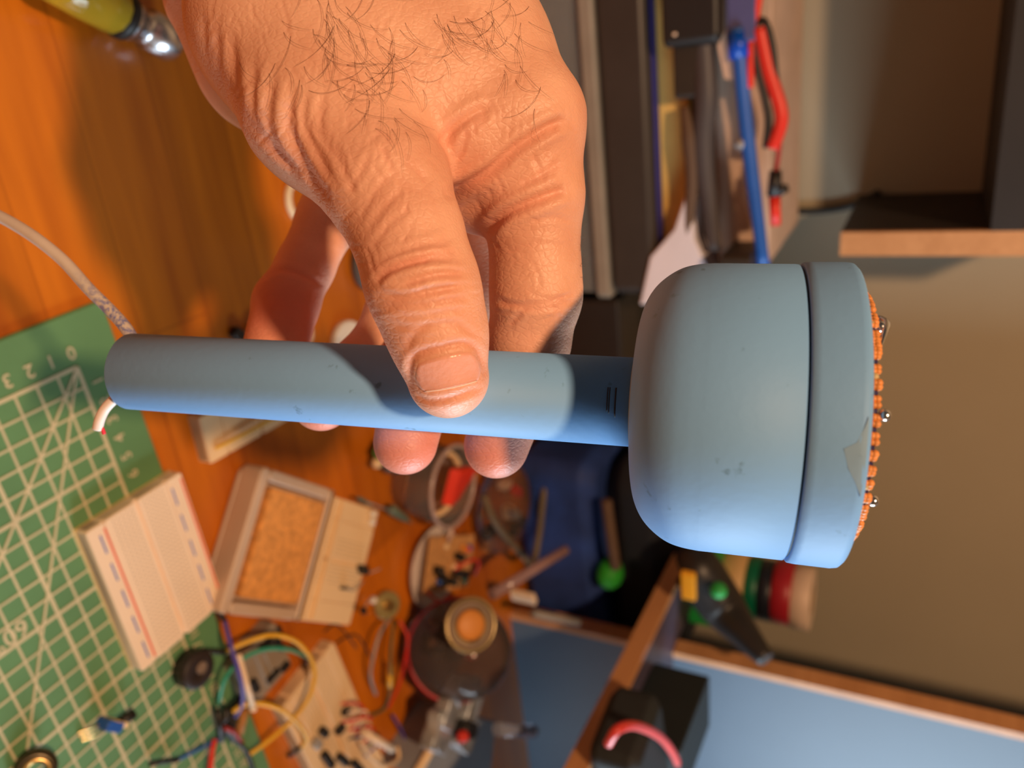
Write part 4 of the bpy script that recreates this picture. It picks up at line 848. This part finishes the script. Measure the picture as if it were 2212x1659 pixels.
    t = thing('blue_pen', 'long bright blue pen standing out against the beige carton', 'pen', a[0]); MB().tube(a, [.0055, .0050, .0052, .0045], n=14).build('barrel', mat('pen_blue', (.02, .11, .42), rough=.35), t); MB().tube([ony(1590, 70, .596), ony(1597, 125, .596)], [.0068], n=14, smooth=False).build('cap', mat('pen_cap', (.0, .07, .5), rough=.35), t); MB().cyl(ony(1610, 300, .597), ony(1594, 318, .592), .003).build('clip_tip', GRY, t)
    tag(MB().rbox(ony(1572, -30, .600), .075, .014, .020, r=.004).build('violet_cloth', mat('violet_grey', (.08, .08, .20), rough=.8), bevel=.002), 'violet-grey cloth beside the blue pen cap at the frame edge', 'cloth')
    tag(MB().slab([ony(1575, 45, .597), ony(1588, 40, .597), ony(1592, 175, .597), ony(1565, 170, .597), ony(1550, 100, .597)], (0, .004, 0)).build('paper_sliver', mat('paper_tan', (.62, .44, .32), rough=.7)), 'narrow beige paper sliver beside the blue pen', 'paper')
    for (pp, r_, m_, l) in (([(1640, -20), (1628, 60), (1622, 130), (1618, 190)], .0032, RED, 'red test lead nearest the blue pen'), ([(1640, 60), (1660, 150), (1685, 230), (1686, 270), (1668, 320)], .0048, RED, 'thick red test lead loop farthest from the blue pen'), ([(1625, 60), (1650, 45), (1668, 100), (1675, 170), (1690, 250)], .0026, BK, 'black test lead arching over the red ones'), ([(1625, 60), (1636, 140), (1652, 210), (1660, 260), (1655, 320)], .0028, BK, 'black test lead crossing between the red ones')):
        tag(MB().tube([ony(x, y, .597) for x, y in pp], [r_]).build('test_lead', m_), l, 'test lead')
    c = ony(1685, 330, .597); t = thing('test_probe', 'black and red test probe with a hooked guard against the wall', 'probe', c)
    MB().tube([ony(1684, 310, .597), ony(1679, 350, .597), ony(1675, 372, .597)], [.0018]).build('probe_lead', mat('dull_red', (.35, .03, .03)), t); MB().tube([ony(1675, 368, .597), ony(1673, 422, .597)], [.0042, .0055], n=12, smooth=False).build('guard', BK, t); MB().tube([ony(1675, 415, .597), ony(1702, 405, .597)], [.0045, .003], n=10, smooth=False).build('hook', BK, t); MB().tube([ony(1673, 424, .597), ony(1675, 486, .597)], [.0042, .0038], n=12, smooth=False).build('handle', RED, t)
    tag(MB().rbox(ony(1622, -10, .66), .05, .01, .018, r=.002).build('yellow_card', mat('olive_yellow', (.40, .27, .04), rough=.6)), 'small olive-yellow card above the beige carton at the frame edge', 'card')
    # ---- on the long shelf at the right
    zs = CAM[2]-.181+.0078
    c = onz(1420, 1462, zs+.03); c = np.array([.485, .455, zs]); t = thing('black_box', 'matt black box standing on the long shelf against the hutch panel', 'box', c)
    MB().rbox(c, .050, .085, .046, ax=-.05, r=.003).build('box_body', mat('matt_black', (.012, .018, .020), rough=.6), t, bevel=.001)
    c = onz(1445, 1560, zs+.02); c[2] = zs; t = thing('small_module', 'small white circuit module with a red button on the long shelf', 'module', c)
    MB().rbox(c, .030, .022, .022, ax=.3, r=.001).build('module_board', mat('module_grey', (.45, .42, .45), rough=.4), t); MB().rbox(c+(-.004, -.012, .008), .009, .007, .011, ax=.3, r=.001).build('red_button', mat('signal_red', (.9, .03, .03), rough=.3), t)
    tag(MB().tube([onz(1470, 1505, zs+.028), onz(1484, 1588, zs+.028)], [.0032], smooth=False).build('metal_bar', mat('pale_metal', (.45, .5, .6), rough=.3, metal=.4)), 'pale metal bar beside the red button on the shelf', 'bar')
    c = onz(1370, 1640, zs+.02); c[2] = zs; tag(MB().rbox(c, .085, .06, .036, ax=.2, r=.010, top=.6).build('dark_pouch', mat('pouch_black', (.016, .020, .022), rough=.7, bump=.4), bevel=.002), 'dark soft pouch on the shelf near the frame corner under the red cable', 'pouch')
    tag(MB().tube([onz(1314, 1606, zs+.040), onz(1335, 1575, zs+.046), onz(1375, 1568, zs+.048), onz(1425, 1592, zs+.046), onz(1455, 1630, zs+.044), onz(1475, 1680, zs+.04)], [.0028]).build('red_cable', mat('cable_red', (.65, .05, .04), rough=.4)), 'red cable arching over the dark pouch on the shelf', 'cable')
    tag(MB().tube([onz(1480, 1612, zs+.012), onz(1505, 1640, zs+.012), onz(1545, 1680, zs+.008)], [.0026]).build('grey_cable', mat('cable_pale', (.35, .36, .42), rough=.4)), 'pale grey cable on the shelf in front of the hutch panel', 'cable')
    # ---- lower edge, beside the hutch foot
    f = Fr(P3(952, 1560, .03), .0); t = thing('grey_box', 'grey plastic box with a cream rim beside the hutch foot', 'box', (.48, .37, ZD))
    A_, B_ = P3(975, 1535, .03), P3(895, 1675, .03); C_, D_ = P3(1060, 1690, .03), P3(1075, 1560, .03); q = [np.array([p[0], p[1], ZD]) for p in (A_, B_, C_, D_)]
    MB().slab(q, (0, 0, .032)).build('box_body', mat('cool_grey', (.28, .30, .33), rough=.5), t, bevel=.001); MB().tube([A_+(0, 0, .001), B_+(0, 0, .001)], [.0035], smooth=False).build('cream_rim', CRM, t)
    FO = mat('foil', (.42, .45, .48), rough=.35, metal=.5, var=.4, scale=60, bump=.8, bscale=90)
    c = ond(1035, 1570, .60); c[2] = .034; t = thing('foil_bag', 'crumpled silvery bag with a red dot on the grey box', 'bag', c-(0, 0, .005)); r = random.Random(9)
    mb = MB()
    for i in range(9): mb.rbox(c+np.array([r.uniform(-.03, .03), r.uniform(-.03, .03), r.uniform(-.004, .008)]), .03, .02, .012, ax=r.uniform(0, 3), r=.004)
    mb.build('foil', FO, t, bevel=.001); MB().ball(c+(-.004, -.016, .022), .005, 10).build('red_dot', RED, t); MB().rbox(c+(.0, -.006, .012), .020, .012, .012, ax=.8, r=.003).build('dark_lump', BK, t)
    a, b = ond(1075, 1575, .60), ond(1152, 1580, .64); tag(MB().cyl(a, b, .0052, 14).build('clear_vial', mat('clear_blue', (.5, .55, .7), rough=.1, trans=.6)), 'short clear vial poking out towards the hutch panel', 'vial')
    # ---- screwdriver behind the wrist
    a, b, c_ = P3(80, -80, .016), P3(262, 32, .010), P3(372, 92, .008)
    t = thing('nut_driver', 'tool with a clear yellow handle and chrome socket lying on the desk behind the wrist', 'screwdriver', b); d = (c_-b)/np.linalg.norm(c_-b); l = float(np.linalg.norm(c_-b)); l2 = float(np.linalg.norm(b-a))
    MB().lathe(b, a-b, [(0, .008), (.004, .0105), (.02, .0115), (l2, .0115)], 12).build('handle', mat('amber_clear', (.80, .55, .04), rough=.12, trans=.55), t)
    MB().lathe(b, d, [(-.002, .0085), (.003, .0092), (.006, .0092), (.0065, .0075), (l*.45, .0075), (l*.5, .0095), (l-.002, .0095), (l, .0085), (l, .006), (l-.01, .006)], 24, caps=False).build('socket', CH, t)
    MB().lathe(b, d, [(-.004, .0075), (-.001, .0105), (.002, .0105), (.003, .009)], 24).build('ferrule', BK, t)
make_room(); make_device(); make_person(); lights(); camera()
if 'make_clutter' in globals(): make_clutter()
